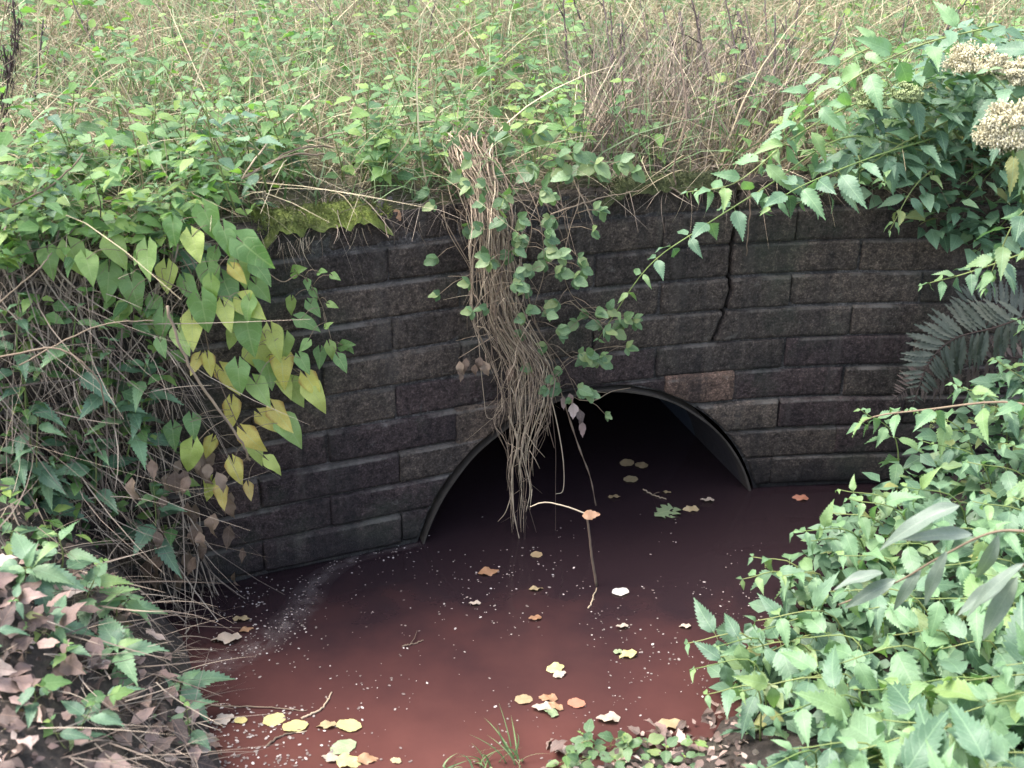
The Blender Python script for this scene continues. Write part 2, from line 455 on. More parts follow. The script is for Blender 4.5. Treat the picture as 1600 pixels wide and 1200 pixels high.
def on_wall(px, py, off=0.0):
    Y = 3.3
    for _ in range(12):
        p = at(px, py, Y)
        Y = 0.5 * Y + 0.5 * (wallY(p.x) - off)
    return at(px, py, Y)
def s_px(px, py): return s_of_x(on_wall(px, py).x)
WALL_TOP = 1.02
ZC, RP = -0.158, 0.558                                # centre height and inner radius of the pipe

# ------------------------------------------------------------------ ground, banks, water
def lo_edges(Y):
    return interp(Y, [1.5, 2.1, 2.29, 2.66, 2.95, 3.4], [-0.55, -0.62, -0.71, -0.86, -1.10, -1.28]), interp(Y, [2.0, 2.3, 2.6, 3.0, 3.5], [0.25, 0.45, 0.80, 1.08, 1.32])
def bank_z(x, y):
    l, r = lo_edges(y)
    yb = interp(x, [-1, -0.5, 0.0, 0.4, 0.8], [2.02, 2.08, 2.17, 2.27, 2.35])
    dl, dr, db = x - l, r - x, y - yb
    d = min(dl, dr, db)
    nz = noise.noise(V((x * 4, y * 4, 0))) * 0.04 + noise.noise(V((x * 13, y * 13, 3))) * 0.015
    if d > 0:
        return -0.3 * (1 - math.exp(-d / 0.15)) + nz * 0.3
    zl = 0.95 * (1 - math.exp(min(dl, 0) / 0.55))
    zr = 0.42 * (1 - math.exp(min(dr, 0) / 1.3))
    zb = 0.38 * (1 - math.exp(min(db, 0) / 2.2))
    return max(zl, zr, zb) + nz * min(1, -d * 6)
def bank_hit(px, py):
    d = ray(px, py)
    Y = 1.5
    while Y < 3.4:
        x, z = d.x * Y / d.y, CAMZ + d.z * Y / d.y
        if z < max(bank_z(x, Y), 0): return Y
        Y += 0.012
    return Y
def on_face(px, py, off=0.0):
    """the brick face or the bank in front of it, whichever is met first"""
    p = on_wall(px, py, off)
    return at(px, py, min(p.y, bank_hit(px, py) - off)) if px < 520 else p
def build_bank():
    xs = np.unique(np.r_[np.linspace(-14, -2.4, 12), np.linspace(-2.4, 2.4, 130), np.linspace(2.4, 14, 12)])
    vs_, fs = [], []
    ny = 90
    for x in xs:
        ye = wallY(x) - 0.004
        for j in range(ny):
            t = j / (ny - 1)
            y = ye - (ye + 9.0) * (1 - t) ** 2.2
            vs_.append((x, y, bank_z(x, y)))
    for i in range(len(xs) - 1):
        for j in range(ny - 1):
            a = i * ny + j
            fs.append((a, a + ny, a + ny + 1, a + 1))
    mb = MB(); mb.add(vs_, fs)
    tag(link('stream_bank', mb.mesh('stream_bank', M['soil'])), kind='structure')
build_bank()

def mead_z(x, y):
    d = max(0.0, y - wallY(x))
    e = 1 - math.exp(-d / 0.05)
    h = 0.985 + 0.035 * e + 0.05 * (1 - math.exp(-d / 0.6)) + 0.055 * d if d < 8 else 0.985 + 0.085 + 0.44 + 0.02 * (d - 8)
    return h + (noise.noise(V((x * 1.7, y * 1.7, 5))) * 0.06 + noise.noise(V((x * 9, y * 9, 8))) * 0.02) * e
def build_meadow():
    xs = np.unique(np.r_[np.linspace(-60, -4, 14), np.linspace(-4, 4, 120), np.linspace(4, 60, 14)])
    ny = 90
    vs_, fs = [], []
    for x in xs:
        y0 = wallY(x) + 0.012
        for j in range(ny):
            y = y0 + 100 * (j / (ny - 1)) ** 3.6
            vs_.append((x, y, mead_z(x, y)))
    for i in range(len(xs) - 1):
        for j in range(ny - 1):
            a = i * ny + j
            fs.append((a, a + ny, a + ny + 1, a + 1))
    mb = MB(); mb.add(vs_, fs)
    tag(link('meadow_ground', mb.mesh('meadow_ground', M['turf'])), kind='structure')
build_meadow()

def build_water():
    mb = MB()
    mb.add([(-6, -1, 0), (6, -1, 0), (6, 7, 0), (-6, 7, 0)], [(0, 1, 2, 3)])
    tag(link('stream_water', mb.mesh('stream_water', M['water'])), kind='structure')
build_water()

# ------------------------------------------------------------------ brick wall with the culvert pipe
wall = thing('brick_wall', W(0, 0, 0), 'old dark brick headwall curving round the culvert mouth, cracked on one side', 'wall')
ck = sorted([(on_wall(px, py).z, s_px(px, py)) for px, py in ((1157, 300), (1153, 330), (1146, 372), (1143, 410), (1141, 432), (1142, 450), (1135, 480), (1124, 510), (1113, 535))])
ckz, cks = [a for a, b in ck], [b for a, b in ck]
def crack(z): return interp(z, ckz, cks) + 0.004 * noise.noise(V((0, z * 60, 4)))
def mortar():
    mb = MB()
    ss = np.unique(np.r_[np.arange(-2.9, 2.4, 0.03), np.linspace(-0.575, 0.575, 120), np.arange(min(cks) - 0.03, max(cks) + 0.03, 0.0035)])
    nz_ = 26
    vs_, fs = [], []
    for s in ss:
        zl = -0.4
        if abs(s) < 0.575: zl = max(zl, ZC + math.sqrt(max(0, 0.575 ** 2 - s * s)))
        for j in range(nz_):
            z = zl + (WALL_TOP - 0.01 - zl) * j / (nz_ - 1)
            vs_.append(W(s, z, -0.013 + 0.009 * noise.noise(V((s * 16, z * 40, 2))) - (0.12 if z > ckz[0] - 0.01 and abs(s - crack(z)) < 0.009 else 0)))
        vs_.append(W(s, WALL_TOP - 0.01, -0.3))
    k = nz_ + 1
    for i in range(len(ss) - 1):
        for j in range(k - 1):
            a = i * k + j
            fs.append((a, a + k, a + k + 1, a + 1))
    mb.add(vs_, fs)
    link('mortar', mb.mesh('mortar', M['mortar']), wall)
mortar()
RB = 0.584
def brick(i, sl, sr, z0, z1, mat, off, fl=None, fr=None):
    """one brick between sl and sr (or the slanted ends fl(z), fr(z)), cut to the arch"""
    mid = (sl + sr) / 2
    zt = ZC + math.sqrt(max(0, RB ** 2 - mid * mid)) if abs(mid) < RB else -9
    over = abs(mid) < 0.40 and zt > z0 - 0.08
    AA = [0, 0.02, 0.10, 0.24, 0.40, 0.56, 0.72, 0.88, 0.98, 1]
    BB = [0, 0.09, 0.35, 0.65, 0.91, 1]
    ang = R.uniform(-0.006, 0.006)
    zj = R.uniform(-0.002, 0.002)
    g = []
    for b in BB:
        row = []
        for a in AA:
            z = z0 + (z1 - z0) * b
            l = fl(z) if fl else sl
            r = fr(z) if fr else sr
            if over:
                s = l + (r - l) * a
                zz0 = max(z0, ZC + math.sqrt(max(0, RB ** 2 - s * s)) + 0.003 * noise.noise(V((s * 30, 0, 0)))) if abs(s) < RB else z0
                if zz0 > z1: zz0 = z1
                z = zz0 + (z1 - zz0) * b
            else:
                h = RB ** 2 - (z - ZC) ** 2
                if h > 0:
                    c = math.sqrt(h) + 0.004 * noise.noise(V((z * 30, 3, 0)))
                    if mid < 0: r = min(r, -c); l = min(l, r)
                    else: l = max(l, c); r = max(r, l)
                s = l + (r - l) * a
            row.append((s, z))
        g.append(row)
    s0 = [q[0] for r_ in g for q in r_]; zs = [q[1] for r_ in g for q in r_]
    if max(s0) - min(s0) < 0.03 or max(zs) - min(zs) < 0.012: return
    vs_, fs = [], []
    na, nb = len(AA), len(BB)
    for bi, row in enumerate(g):
        for ai, (s, z) in enumerate(row):
            edge = (ai in (0, na - 1)) + (bi in (0, nb - 1))
            nz = noise.noise(V((s * 22 + i * 7.7, z * 45, i))) * 0.0022 + noise.noise(V((s * 60, z * 90, i))) * 0.0012
            js = noise.noise(V((s * 30, z * 80, i + 50))) * 0.003
            jz = noise.noise(V((s * 26, z * 70, i + 90))) * 0.0020
            o = off + 0.004 * ((z - z0) / (z1 - z0) - 0.4) + ang * (s - mid) + nz - (0.0015 + 0.0025 * max(0, noise.noise(V((s * 25, z * 25, 9))))) * (edge > 0) - 0.003 * (edge > 1)
            vs_.append(W(s + js, z + jz + zj, o))
    ring = [(0, a) for a in range(na)] + [(b, na - 1) for b in range(1, nb)] + [(nb - 1, a) for a in range(na - 2, -1, -1)] + [(b, 0) for b in range(nb - 2, 0, -1)]
    for b in range(nb - 1):
        for a in range(na - 1):
            q = b * na + a
            fs.append((q, q + 1, q + na + 1, q + na))
    k = len(vs_)
    for b, a in ring:
        s, z = g[b][a]
        vs_.append(W(s, z + zj, -0.07))
    for j in range(len(ring)):
        j2 = (j + 1) % len(ring)
        a, b = ring[j][0] * na + ring[j][1], ring[j2][0] * na + ring[j2][1]
        fs.append((a, k + j, k + j2, b))
    mb = MB(); mb.add(vs_, fs)
    c = W(mid, (z0 + z1) / 2, 0)
    mb.v = [(x - c.x, y - c.y, z - c.z) for x, y, z in mb.v]
    return link('brick', mb.mesh('brick', mat), wall, Matrix.Translation(c))
SJ = s_px(1235, 455)
n = 0
for ci in range(-1, 9):
    z0, z1 = 0.116 + 0.102 * ci + 0.0045, 0.116 + 0.102 * (ci + 1) - 0.0045
    if ci == 8: z1 = WALL_TOP
    shift = SJ + (0.2 if ci % 2 == 0 else 0.0)
    for k in range(-8, 5):
        sl, sr = shift + 0.402 * k - 0.402 + 0.001 + R.uniform(-0.006, 0.006), shift + 0.402 * k - 0.005 + R.uniform(-0.002, 0.002)
        if sl < -2.8 or sr > 2.2: continue
        n += 1
        m = M['brick_low'] if ci < 4 and R.random() < 0.8 else M['brick']
        off = R.uniform(-0.004, 0.006) + (0.004 if ci % 3 == 1 else 0) - 0.0012 * ci
        cx = (sl + sr) / 2
        if ci == 2 and sl < 0.33 < sr: pass
        if z0 > 0.5 and sl < crack((z0 + z1) / 2) - 0.055 and sr > crack((z0 + z1) / 2) + 0.055 and z1 > ckz[0]:
            brick(n, sl, 0, z0, z1, m, off, fl=lambda z, s=sl: s, fr=lambda z: crack(z) - 0.007)
            n += 1
            mm = M['brick_grey'] if 0.5 < z0 < 0.6 else m
            brick(n, 0, sr, z0, z1, mm, off + 0.004, fl=lambda z: crack(z) + 0.007, fr=lambda z, s=sr: s)
            continue
        if z0 > 0.5:
            cm = crack((z0 + z1) / 2)
            fl_ = (lambda z: crack(z) + 0.007) if abs(sl - cm) < 0.055 else None
            fr_ = (lambda z: crack(z) - 0.007) if abs(sr - cm) < 0.055 else None
            if fl_ or fr_:
                brick(n, sl, sr, z0, z1, m, off, fl=fl_, fr=fr_)
                continue
        if 0.5 < z0 < 0.6 and sl - 0.05 < s_px(1240, 505) < sr: m = M['brick_grey']
        brick(n, sl, sr, z0, z1, m, off)
# the two paler stones at the shoulders of the arch
def shoulder(px0, py0, px1, py1, mat, off, label):
    a, b = on_wall(px0, py0), on_wall(px1, py1)
    z1, z0 = max(a.z, b.z), min(a.z, b.z)
    global n
    n += 1
    o = brick(n, s_of_x(a.x), s_of_x(b.x), z0, z1, mat, off)
    if o: o['label'] = label
    return o
shoulder(1040, 588, 1143, 622, M['brick_red'], 0.012, 'worn orange red brick at the shoulder of the arch')
shoulder(712, 640, 800, 682, M['brick_tan'], 0.010, 'tan stone patch where the arch begins to curve')

axis = V((-0.30, 0.954, 0)).normalized()
def pipe():
    t = thing('culvert_pipe', W(0, 0, 0), 'dark round concrete culvert pipe opening through the brick wall', 'pipe')
    mb, rim = MB(), MB()
    N = 72
    fr, bk, inn, fi, lip = [], [], [], [], []
    for i in range(N + 1):
        a = -0.25 + (math.pi + 0.5) * i / N
        wob = 1 + 0.006 * noise.noise(V((a * 5, 0, 0)))
        pi_ = W(RP * wob * math.cos(a), ZC + RP * wob * math.sin(a), 0.004)
        po = W((RP + 0.006) * math.cos(a), ZC + (RP + 0.006) * math.sin(a), 0.006 + 0.003 * noise.noise(V((a * 9, 3, 0))))
        fr.append(pi_); fi.append(pi_ + axis * 0.05); bk.append(pi_ + axis * 2.6); lip.append(po)
    co = MB()
    co.v = [tuple(p) for p in fi + [p + axis * 0.4 for p in fr]]
    co.f = [(i, i + 1, i + N + 2, i + N + 1) for i in range(N)]
    link('collar', co.mesh('collar', M['pipe']), t)
    mb.v = [tuple(p) for p in [p + axis * 0.4 for p in fr] + [p + axis * 1.2 for p in fr] + [p + axis * 2.0 for p in fr] + bk]
    for r_ in range(3):
        for i in range(N):
            q = r_ * (N + 1) + i
            mb.f.append((q, q + 1, q + N + 2, q + N + 1))
    k = 3 * (N + 1)
    mb.f.append(tuple(range(k, k + N + 1)))
    link('barrel', mb.mesh('barrel', M['navy_shade']), t)
    back = [p + axis * 0.12 for p in lip]
    rim.v = [tuple(p) for p in back + lip + fr + fi]
    for r_ in range(3):
        for i in range(N):
            q = r_ * (N + 1) + i
            rim.f.append((q, q + 1, q + N + 2, q + N + 1))
    link('rim', rim.mesh('rim', M['rim'], False), t)
pipe()

# ------------------------------------------------------------------ leaf shapes
def leaf_mesh(name, prof, n, mat, W_=0.5, teeth=0.0, fold=0.25, droop=0.25, lobe=0.0, wave=0.03, twist=0.0, curl=0.0, seed=0, lift=0.0):
    """a leaf one unit long along +Y, top along +Z; prof(t) = half width over W_"""
    vs_, uv = [], []
    for i in range(n + 1):
        t = i / n
        w = prof(t) * W_
        edge = w
        yo = 0.0
        if teeth and 0 < i < n:
            edge = w * (1 + (teeth if i % 2 else -teeth))
            yo = 0.035 if i % 2 else -0.02
        for k, x in enumerate((-edge, -w * 0.5, 0, w * 0.5, edge)):
            y = t
            lf = lobe * (1 - t) ** 4
            if k in (0, 4): y += yo - lf * 0.75
            if k in (1, 3): y -= lf
            ax = abs(x)
            z = fold * ax * (1 - curl * ax / max(W_, 0.01) * 2) - droop * t * t + lift * math.sin(math.pi * t) + wave * math.sin(t * 11 + seed + (2 if x > 0 else 0)) * (ax / W_ if W_ else 0)
            tw = twist * t
            vs_.append((x * math.cos(tw) - z * math.sin(tw) * 0.5, y - 0.12 * droop * t, z + x * math.sin(tw)))
            uv.append((0.5 + (x / W_) * 0.5, t))
    fs = []
    for i in range(n):
        for k in range(4):
            a = i * 5 + k
            fs.append((a, a + 1, a + 6, a + 5))
    return np_mesh(name, np.array(vs_), np.array(fs), mat, True, np.array(uv))
p_nettle = lambda t: (min(1, (t / 0.26)) ** 0.6) * (1 - max(0, (t - 0.2) / 0.8) ** 1.55) ** 1.1 if t < 1 else 0.0
p_ovate = lambda t: math.sin(math.pi * min(1, t) ** 0.72) ** 0.8 if 0 < t < 1 else 0.0
p_round = lambda t: math.sqrt(max(0, 1 - (2 * t - 1) ** 2))
p_heart = lambda t: (0.35 + 0.65 * min(1, t / 0.14) ** 0.6) * (1 - max(0, (t - 0.1) / 0.9) ** 1.35) if t < 1 else 0.0
p_lance = lambda t: math.sin(math.pi * t ** 0.8) ** 0.9 if 0 < t < 1 else 0.0
def lv(kind, mat, n=3):
    out = []
    for i in range(n):
        r = R.uniform
        if kind == 'nettle': out.append(leaf_mesh('leaf', p_nettle, 22, M[mat], r(0.20, 0.28), 0.11, r(0.1, 0.55), r(0.15, 0.65), 0.06, 0.035, r(-0.3, 0.3), 0.3, i * 2))
        if kind == 'small': out.append(leaf_mesh('leaf', p_nettle, 8, M[mat], r(0.28, 0.36), 0.07, r(0.1, 0.5), r(0.1, 0.4), 0.05, 0.03, r(-0.3, 0.3), 0.3, i * 2))
        if kind == 'heart': out.append(leaf_mesh('leaf', p_heart, 14, M[mat], r(0.36, 0.44), 0, r(0.15, 0.5), r(0.05, 0.5), 0.42, 0.06, r(-0.25, 0.25), 0.4, i * 2))
        if kind == 'round': out.append(leaf_mesh('leaf', p_ovate, 6, M[mat], r(0.30, 0.38), 0.04, r(0.0, 0.4), r(0.0, 0.4), 0, 0.03, r(-0.2, 0.2), 0.2, i * 2))
        if kind == 'lance': out.append(leaf_mesh('leaf', p_lance, 14, M[mat], r(0.09, 0.13), 0, r(0.2, 0.6), r(0.2, 0.6), 0, 0.03, r(-0.4, 0.4), 0.0, i * 2))
        if kind == 'dead': out.append(leaf_mesh('leaf', p_nettle, 7, M[mat], r(0.26, 0.36), 0.06, r(0.1, 0.7), r(-0.3, 0.4), 0.05, 0.10, r(-0.6, 0.6), r(0.0, 0.8), i * 2, r(-0.1, 0.25)))
        if kind == 'pinna': out.append(leaf_mesh('leaf', p_lance, 16, M[mat], r(0.075, 0.10), 0.28, 0.2, r(0.05, 0.2), 0, 0.02, 0, 0, i * 2))
    return out
LV = {}
for k, kind, mat, cnt in (('nettle', 'nettle', 'nettle', 9), ('nettle_pale', 'nettle', 'nettle_pale', 6), ('weed', 'small', 'weed', 4), ('bind', 'heart', 'bind', 4), ('bind_yg', 'heart', 'bind_yg', 3),
                          ('bind_y', 'heart', 'bind_y', 3), ('vine', 'round', 'vine', 4), ('willow', 'lance', 'willow', 4), ('fern', 'pinna', 'fern', 2), ('fern_rust', 'pinna', 'fern_rust', 2),
                          ('dead', 'dead', 'dead', 6), ('dead_dark', 'dead', 'dead_dark', 6), ('agri', 'lance', 'nettle', 3)):
    LV[k] = lv(kind, mat, cnt)

# ------------------------------------------------------------------ plants
UP = V((0, 0, 1))
def tassel_mesh():
    mb = MB()
    for k in range(26):
        a = R.uniform(0, 6.28); z = -R.random() ** 0.8
        r = 0.10 * (1 - abs(z) * 0.5)
        c = V((math.cos(a) * r, math.sin(a) * r, z))
        q = [c + rv(0.07) for _ in range(4)]
        mb.add(q, [(0, 1, 2), (0, 2, 3), (0, 3, 1), (1, 3, 2)])
    return mb.mesh('seed_tassel', M['tassel'])
TAS = [tassel_mesh() for _ in range(3)]
def nettle(path, size, nodes, label, cat='nettle', group=None, name='nettle_plant', leaves='nettle', tip='nettle_pale', stem='greenstem', r=0.0028, tassels=0.0, t0=0.12, elev=0.25, droop=0.35, upbias=0.9, tipfrac=0.2):
    pts = spline(path, max(10, nodes * 2))
    root = thing(name, pts[0], label, cat, group)
    mb = MB()
    loc = pts[0]
    mb.tube([p - loc for p in pts], r, r * 0.4, 5)
    phi = R.uniform(0, 3.14)
    m = len(pts) - 1
    todo = []
    for k in range(nodes):
        f = t0 + (1 - t0) * (1 - (1 - k / max(1, nodes - 1)) ** 1.25)
        f = min(f, 0.999)
        i = min(int(f * m), m - 1)
        p = pts[i].lerp(pts[i + 1], f * m - i)
        T = (pts[i + 1] - pts[i]).normalized()
        a0 = T.orthogonal().normalized()
        b0 = T.cross(a0)
        sz = size * (0.75 + 0.25 * math.sin(math.pi * min(1, f * 1.1))) * (1 - 0.62 * max(0, (f - 0.72) / 0.28) ** 1.2) * R.uniform(0.8, 1.15)
        for h in (0, 1):
            a = phi + h * math.pi + R.uniform(-0.35, 0.35)
            d = a0 * math.cos(a) + b0 * math.sin(a)
            e = elev + 0.5 * max(0, (f - 0.75) * 4) * 0.6 + R.uniform(-0.15, 0.2)
            d.z *= 0.4
            d = (d.normalized() + T * e - UP * droop * R.uniform(0.3, 1.2) * (1 - 0.6 * f)).normalized()
            pe = p + d * sz * 0.28 * (1.1 - f * 0.8)
            mb.tube([p - loc, (p + pe) / 2 - loc + UP * sz * 0.015, pe - loc], 0.0009, 0.0007, 3)
            nrm = (UP * upbias + T * 0.35 + V((0, -0.35, 0)) + rv(0.38))
            key = tip if (f > 1 - tipfrac or R.random() < 0.12) else leaves
            todo.append((key, basis(pe, d + rv(0.12), nrm, sz)))
            if tassels and 0.25 < f < 0.9 and R.random() < tassels:
                L = R.uniform(0.025, 0.05)
                todo.append(('T', Matrix.Translation(p + d * 0.012 - UP * 0.004) @ Matrix.Diagonal((L, L, L, 1))))
        phi += math.pi / 2 + R.uniform(-0.2, 0.2)
    link('stem', mb.mesh('stem', M[stem]), root, Matrix.Translation(loc))
    for key, m4 in todo:
        if key == 'T': link('seed_tassel', R.choice(TAS), root, m4)
        else: link('leaf', R.choice(LV[key]), root, m4)
    return root

def depth_right(px, py):
    return 3.0 - (py - 700) * 0.0022 - (px - 1200) * 0.0007
# the thick stand on the right bank: shoots whose tips lean out over the water
bnd_x = [430, 500, 610, 690, 760, 860, 930, 1000, 1060, 1110, 1150, 1210]
bnd = [1610, 1585, 1490, 1420, 1330, 1215, 1195, 1105, 1095, 1110, 1170, 1150]
tips = []
for tries in range(4000):
    py = R.uniform(560, 1260); px = R.uniform(1060, 1660)
    if px < interp(py, bnd_x, bnd) + 15: continue
    if any((px - a) ** 2 + ((py - b) * 1.15) ** 2 < 60 ** 2 for a, b in tips): continue
    tips.append((px, py))
    if len(tips) > 72: break
tips += [(1345, 640), (1310, 765), (1175, 870), (1160, 905), (1075, 1005), (1085, 1045), (1105, 1085), (1240, 830), (1290, 800), (1420, 640), (1490, 600), (1120, 1010), (1190, 985), (1555, 560), (1590, 500)]
rows = []
for px, py in tips:
    Y = depth_right(px, py) + R.uniform(-0.06, 0.06)
    tip = at(px, py, Y)
    edge = px < interp(py, bnd_x, bnd) + 70
    bx = tip.x + R.uniform(0.12, 0.32); by = tip.y + R.uniform(-0.12, 0.12)
    bz = bank_z(bx, by)
    if bz < 0: bz = -0.02
    base = V((bx, by, min(bz, tip.z - 0.1)))
    mid = base.lerp(tip, 0.55) + V((0.05, 0.0, 0.06 + 0.1 * (tip - base).length))
    L = (tip - base).length
    nodes = max(4, min(9, int(L / 0.06)))
    lab, grp = ('nettle shoot leaning out over the water from the edge of the thick stand', 'nettle shoots at the water side of the stand') if edge else (
        ('broad leaved nettle packed inside the thick green stand on the near bank', 'nettles in the near half of the stand') if py > 880 else ('nettle in the thick green stand rising below the fern', 'nettles in the far half of the stand'))
    o = nettle([base, mid, tip], (0.72 if edge else 1.0) * R.uniform(0.105, 0.14) * (1 + 0.35 * max(0, (py - 850) / 350)), nodes, lab, 'nettle', grp, elev=0.05, droop=0.5, tassels=0.12 if py < 900 else 0.06, leaves='nettle' if R.random() < 0.6 else 'nettle_pale')
    ph = ('leaning over the water' if edge else 'inside the stand') + ' ' + ('below the fern' if py < 700 else 'level with the wall foot' if py < 790 else 'just above the willow leaves' if py < 870 else 'level with the willow leaves' if py < 960 else 'just below the willow leaves' if py < 1040 else 'above the litter strip' if py < 1110 else 'level with the litter strip' if py < 1170 else 'lowest of all')
    rows.append((o, px, ph))
by_place(rows, 'nettle %s, %s from the left')

# single nettle shoots that stand apart
def pl(*q): return [at(px, py, Y) for px, py, Y in q]
nettle(pl((1640, 640, 2.75), (1560, 628, 2.82), (1450, 640, 2.9), (1370, 650, 2.95), (1335, 668, 2.98)), 0.085, 7, 'nettle shoot with hanging seed tassels reaching sideways below the fern', 'nettle', tassels=0.9, stem='brownstem', r=0.004, tipfrac=0.4, leaves='nettle_pale')
nettle(pl((1440, 235, 3.35), (1320, 215, 3.3), (1200, 290, 3.22), (1090, 360, 3.18), (1010, 420, 3.18), (935, 530, 3.2)), 0.075, 15, 'long nettle spray arching over the wall top towards the crack', 'nettle', r=0.003, elev=0.1)
nettle(pl((1560, 40, 3.4), (1440, 70, 3.35), (1330, 125, 3.3), (1240, 200, 3.25), (1190, 260, 3.25)), 0.10, 11, 'tall nettle shoot arching above the wall beside the cream flower heads', 'nettle', leaves='nettle_pale')
nettle(pl((1500, 180, 3.4), (1400, 230, 3.3), (1310, 290, 3.25), (1240, 320, 3.22)), 0.085, 9, 'nettle spray drooping over the wall top near the crack', 'nettle')
nettle(pl((1480, 250, 3.38), (1430, 290, 3.28), (1390, 360, 3.24)), 0.07, 7, 'small leaved nettle tuft hanging over the wall top below the green buds', 'nettle')
nettle(pl((1640, 380, 3.1), (1560, 410, 3.1), (1500, 430, 3.1), (1440, 445, 3.12)), 0.075, 8, 'nettle sprig poking across the wall above the fern', 'nettle')
nettle(pl((1640, 300, 3.0), (1590, 340, 3.0), (1560, 400, 3.0), (1540, 450, 3.0)), 0.085, 8, 'nettle hanging down above the fern under the large cream flower', 'nettle')
nettle(pl((1660, 60, 3.1), (1610, 90, 3.1), (1570, 120, 3.1)), 0.10, 6, 'nettle tip crossing in front of the cream flower heads', 'nettle')
nettle(pl((1420, 140, 3.5), (1330, 165, 3.35), (1240, 215, 3.25), (1150, 285, 3.2), (1075, 300, 3.2)), 0.095, 11, 'broad nettle spray lying along the wall top over the crack', 'nettle', leaves='nettle_pale', elev=0.1)
nettle(pl((1480, 210, 3.4), (1380, 240, 3.25), (1300, 270, 3.18), (1235, 300, 3.15), (1195, 330, 3.15)), 0.10, 10, 'nettle spray with the broadest leaves hanging in front of the top course', 'nettle', elev=0.1)
nettle(pl((1400, 60, 3.6), (1330, 90, 3.5), (1260, 150, 3.4), (1215, 220, 3.35)), 0.095, 9, 'pale nettle shoot standing over the brown gap', 'nettle', leaves='nettle_pale')
nettle(pl((1640, 120, 2.9), (1600, 160, 2.88), (1545, 110, 2.85)), 0.11, 4, 'nettle leaves between the upper and the largest cream flower', 'nettle')
rows = []
for k in range(30):
    px, py = R.uniform(1330, 1640), R.uniform(60, 420)
    if py > 330 and px < 1480: continue
    if px < 1430 and py < 150: continue
    Y = R.uniform(3.15, 3.75)
    tip = at(px, py, Y)
    bx, by = tip.x + R.uniform(0.0, 0.25), max(tip.y + R.uniform(0.0, 0.15), wallY(tip.x) + 0.04)
    base = V((bx, by, min(mead_z(bx, by), tip.z + 0.1)))
    o = nettle([base, base.lerp(tip, 0.5) + V((0.02, -0.02, 0.08)), tip], R.uniform(0.07, 0.1), R.randint(5, 8), 'dark leafy stem in the thicket on the wall top behind the cream flowers', 'nettle', 'leafy stems around the cream flowers', leaves=R.choice(['nettle', 'nettle', 'agri']))
    rows.append((o, px, 'above the cream flowers' if py < 120 else 'level with the cream flowers' if py < 220 else 'below the cream flowers' if py < 310 else 'hanging lowest over the bricks'))
by_place(rows, 'leafy thicket stem %s, %s from the left')

# nettles and weeds in the meadow above the wall
def mead_plant(x, y, h, size, nodes, label, group, cat='weed', name='meadow_weed', **kw):
    base = V((x, y, mead_z(x, y) - 0.01))
    tip = base + V((R.uniform(-0.12, 0.12), R.uniform(-0.14, 0.05), h))
    return nettle([base, base.lerp(tip, 0.5) + rv(0.03), tip], size, nodes, label, cat, group, name=name, leaves='weed', tip='weed', t0=0.3, droop=0.15, elev=0.15, upbias=1.3, **kw)
rows = []
pts = []
for tries in range(9000):
    px, py = R.uniform(-40, 1640), R.uniform(20, 330)
    d = ray(px, py)
    Y = 3.2
    while Y < 7 and (V((0, 0, CAMZ)) + d * (Y / d.y)).z > mead_z(d.x * Y / d.y, Y) + 0.12: Y += 0.03
    p = V((0, 0, CAMZ)) + d * (Y / d.y)
    if p.y < wallY(p.x) + 0.05: continue
    dens = 1.0
    if 900 < px < 1230: dens = 0.18
    if px < 350 and py < 170: dens = 0.25
    elif py < 130: dens = 0.5
    if R.random() > dens: continue
    if any((px - a) ** 2 + ((py - b) * 1.6) ** 2 < 32 ** 2 for a, b in pts): continue
    pts.append((px, py))
    near = p.y < wallY(p.x) + 0.7
    lab, grp = ('small bright green weed in the grass along the wall top', 'weeds along the wall top') if near else ('light green weed among the long grass of the meadow', 'weeds out in the meadow')
    o = mead_plant(p.x, p.y, R.uniform(0.12, 0.34), R.uniform(0.045, 0.075), R.randint(4, 7), lab, grp)
    seg_ = 'above the bindweed' if px < 420 else 'above the moss cushion' if px < 690 else 'above the straw bundle' if px < 860 else 'in the brown gap' if px < 1150 else 'beyond the crack' if px < 1330 else 'beyond the cream flowers'
    dist = 'near the wall top' if near else 'in the middle of the meadow' if p.y < 5.0 else 'far out in the meadow'
    rows.append((o, px, seg_ + ' ' + dist))
    if len(pts) >= 190: break
by_place(rows, 'green weed %s, %s from the left')

# left bank greenery above the bindweed
rows = []
for k in range(46):
    px, py = R.uniform(-30, 420), 375 - abs(R.gauss(0, 85))
    if px > 300 and py > 320: continue
    x = at(px, py, 3.0).x
    Y = max(2.75, min(3.5, wallY(x) + R.uniform(-0.05, 0.35)))
    tip = at(px, py, Y)
    base = V((tip.x + R.uniform(-0.08, 0.08), tip.y + 0.05, tip.z - R.uniform(0.15, 0.3)))
    o = nettle([base, base.lerp(tip, 0.5) + rv(0.02), tip], R.uniform(0.055, 0.085), R.randint(4, 6), 'bushy green nettle crowding the wall top above the bindweed', 'nettle', 'nettles above the bindweed', t0=0.2, upbias=1.2)
    rows.append((o, px, 'behind the bindweed' if py < 250 else 'above the bindweed' if py < 300 else 'at the lip over the bindweed' if py < 335 else 'touching the bindweed'))
by_place(rows, 'bushy bank nettle %s, %s from the left')
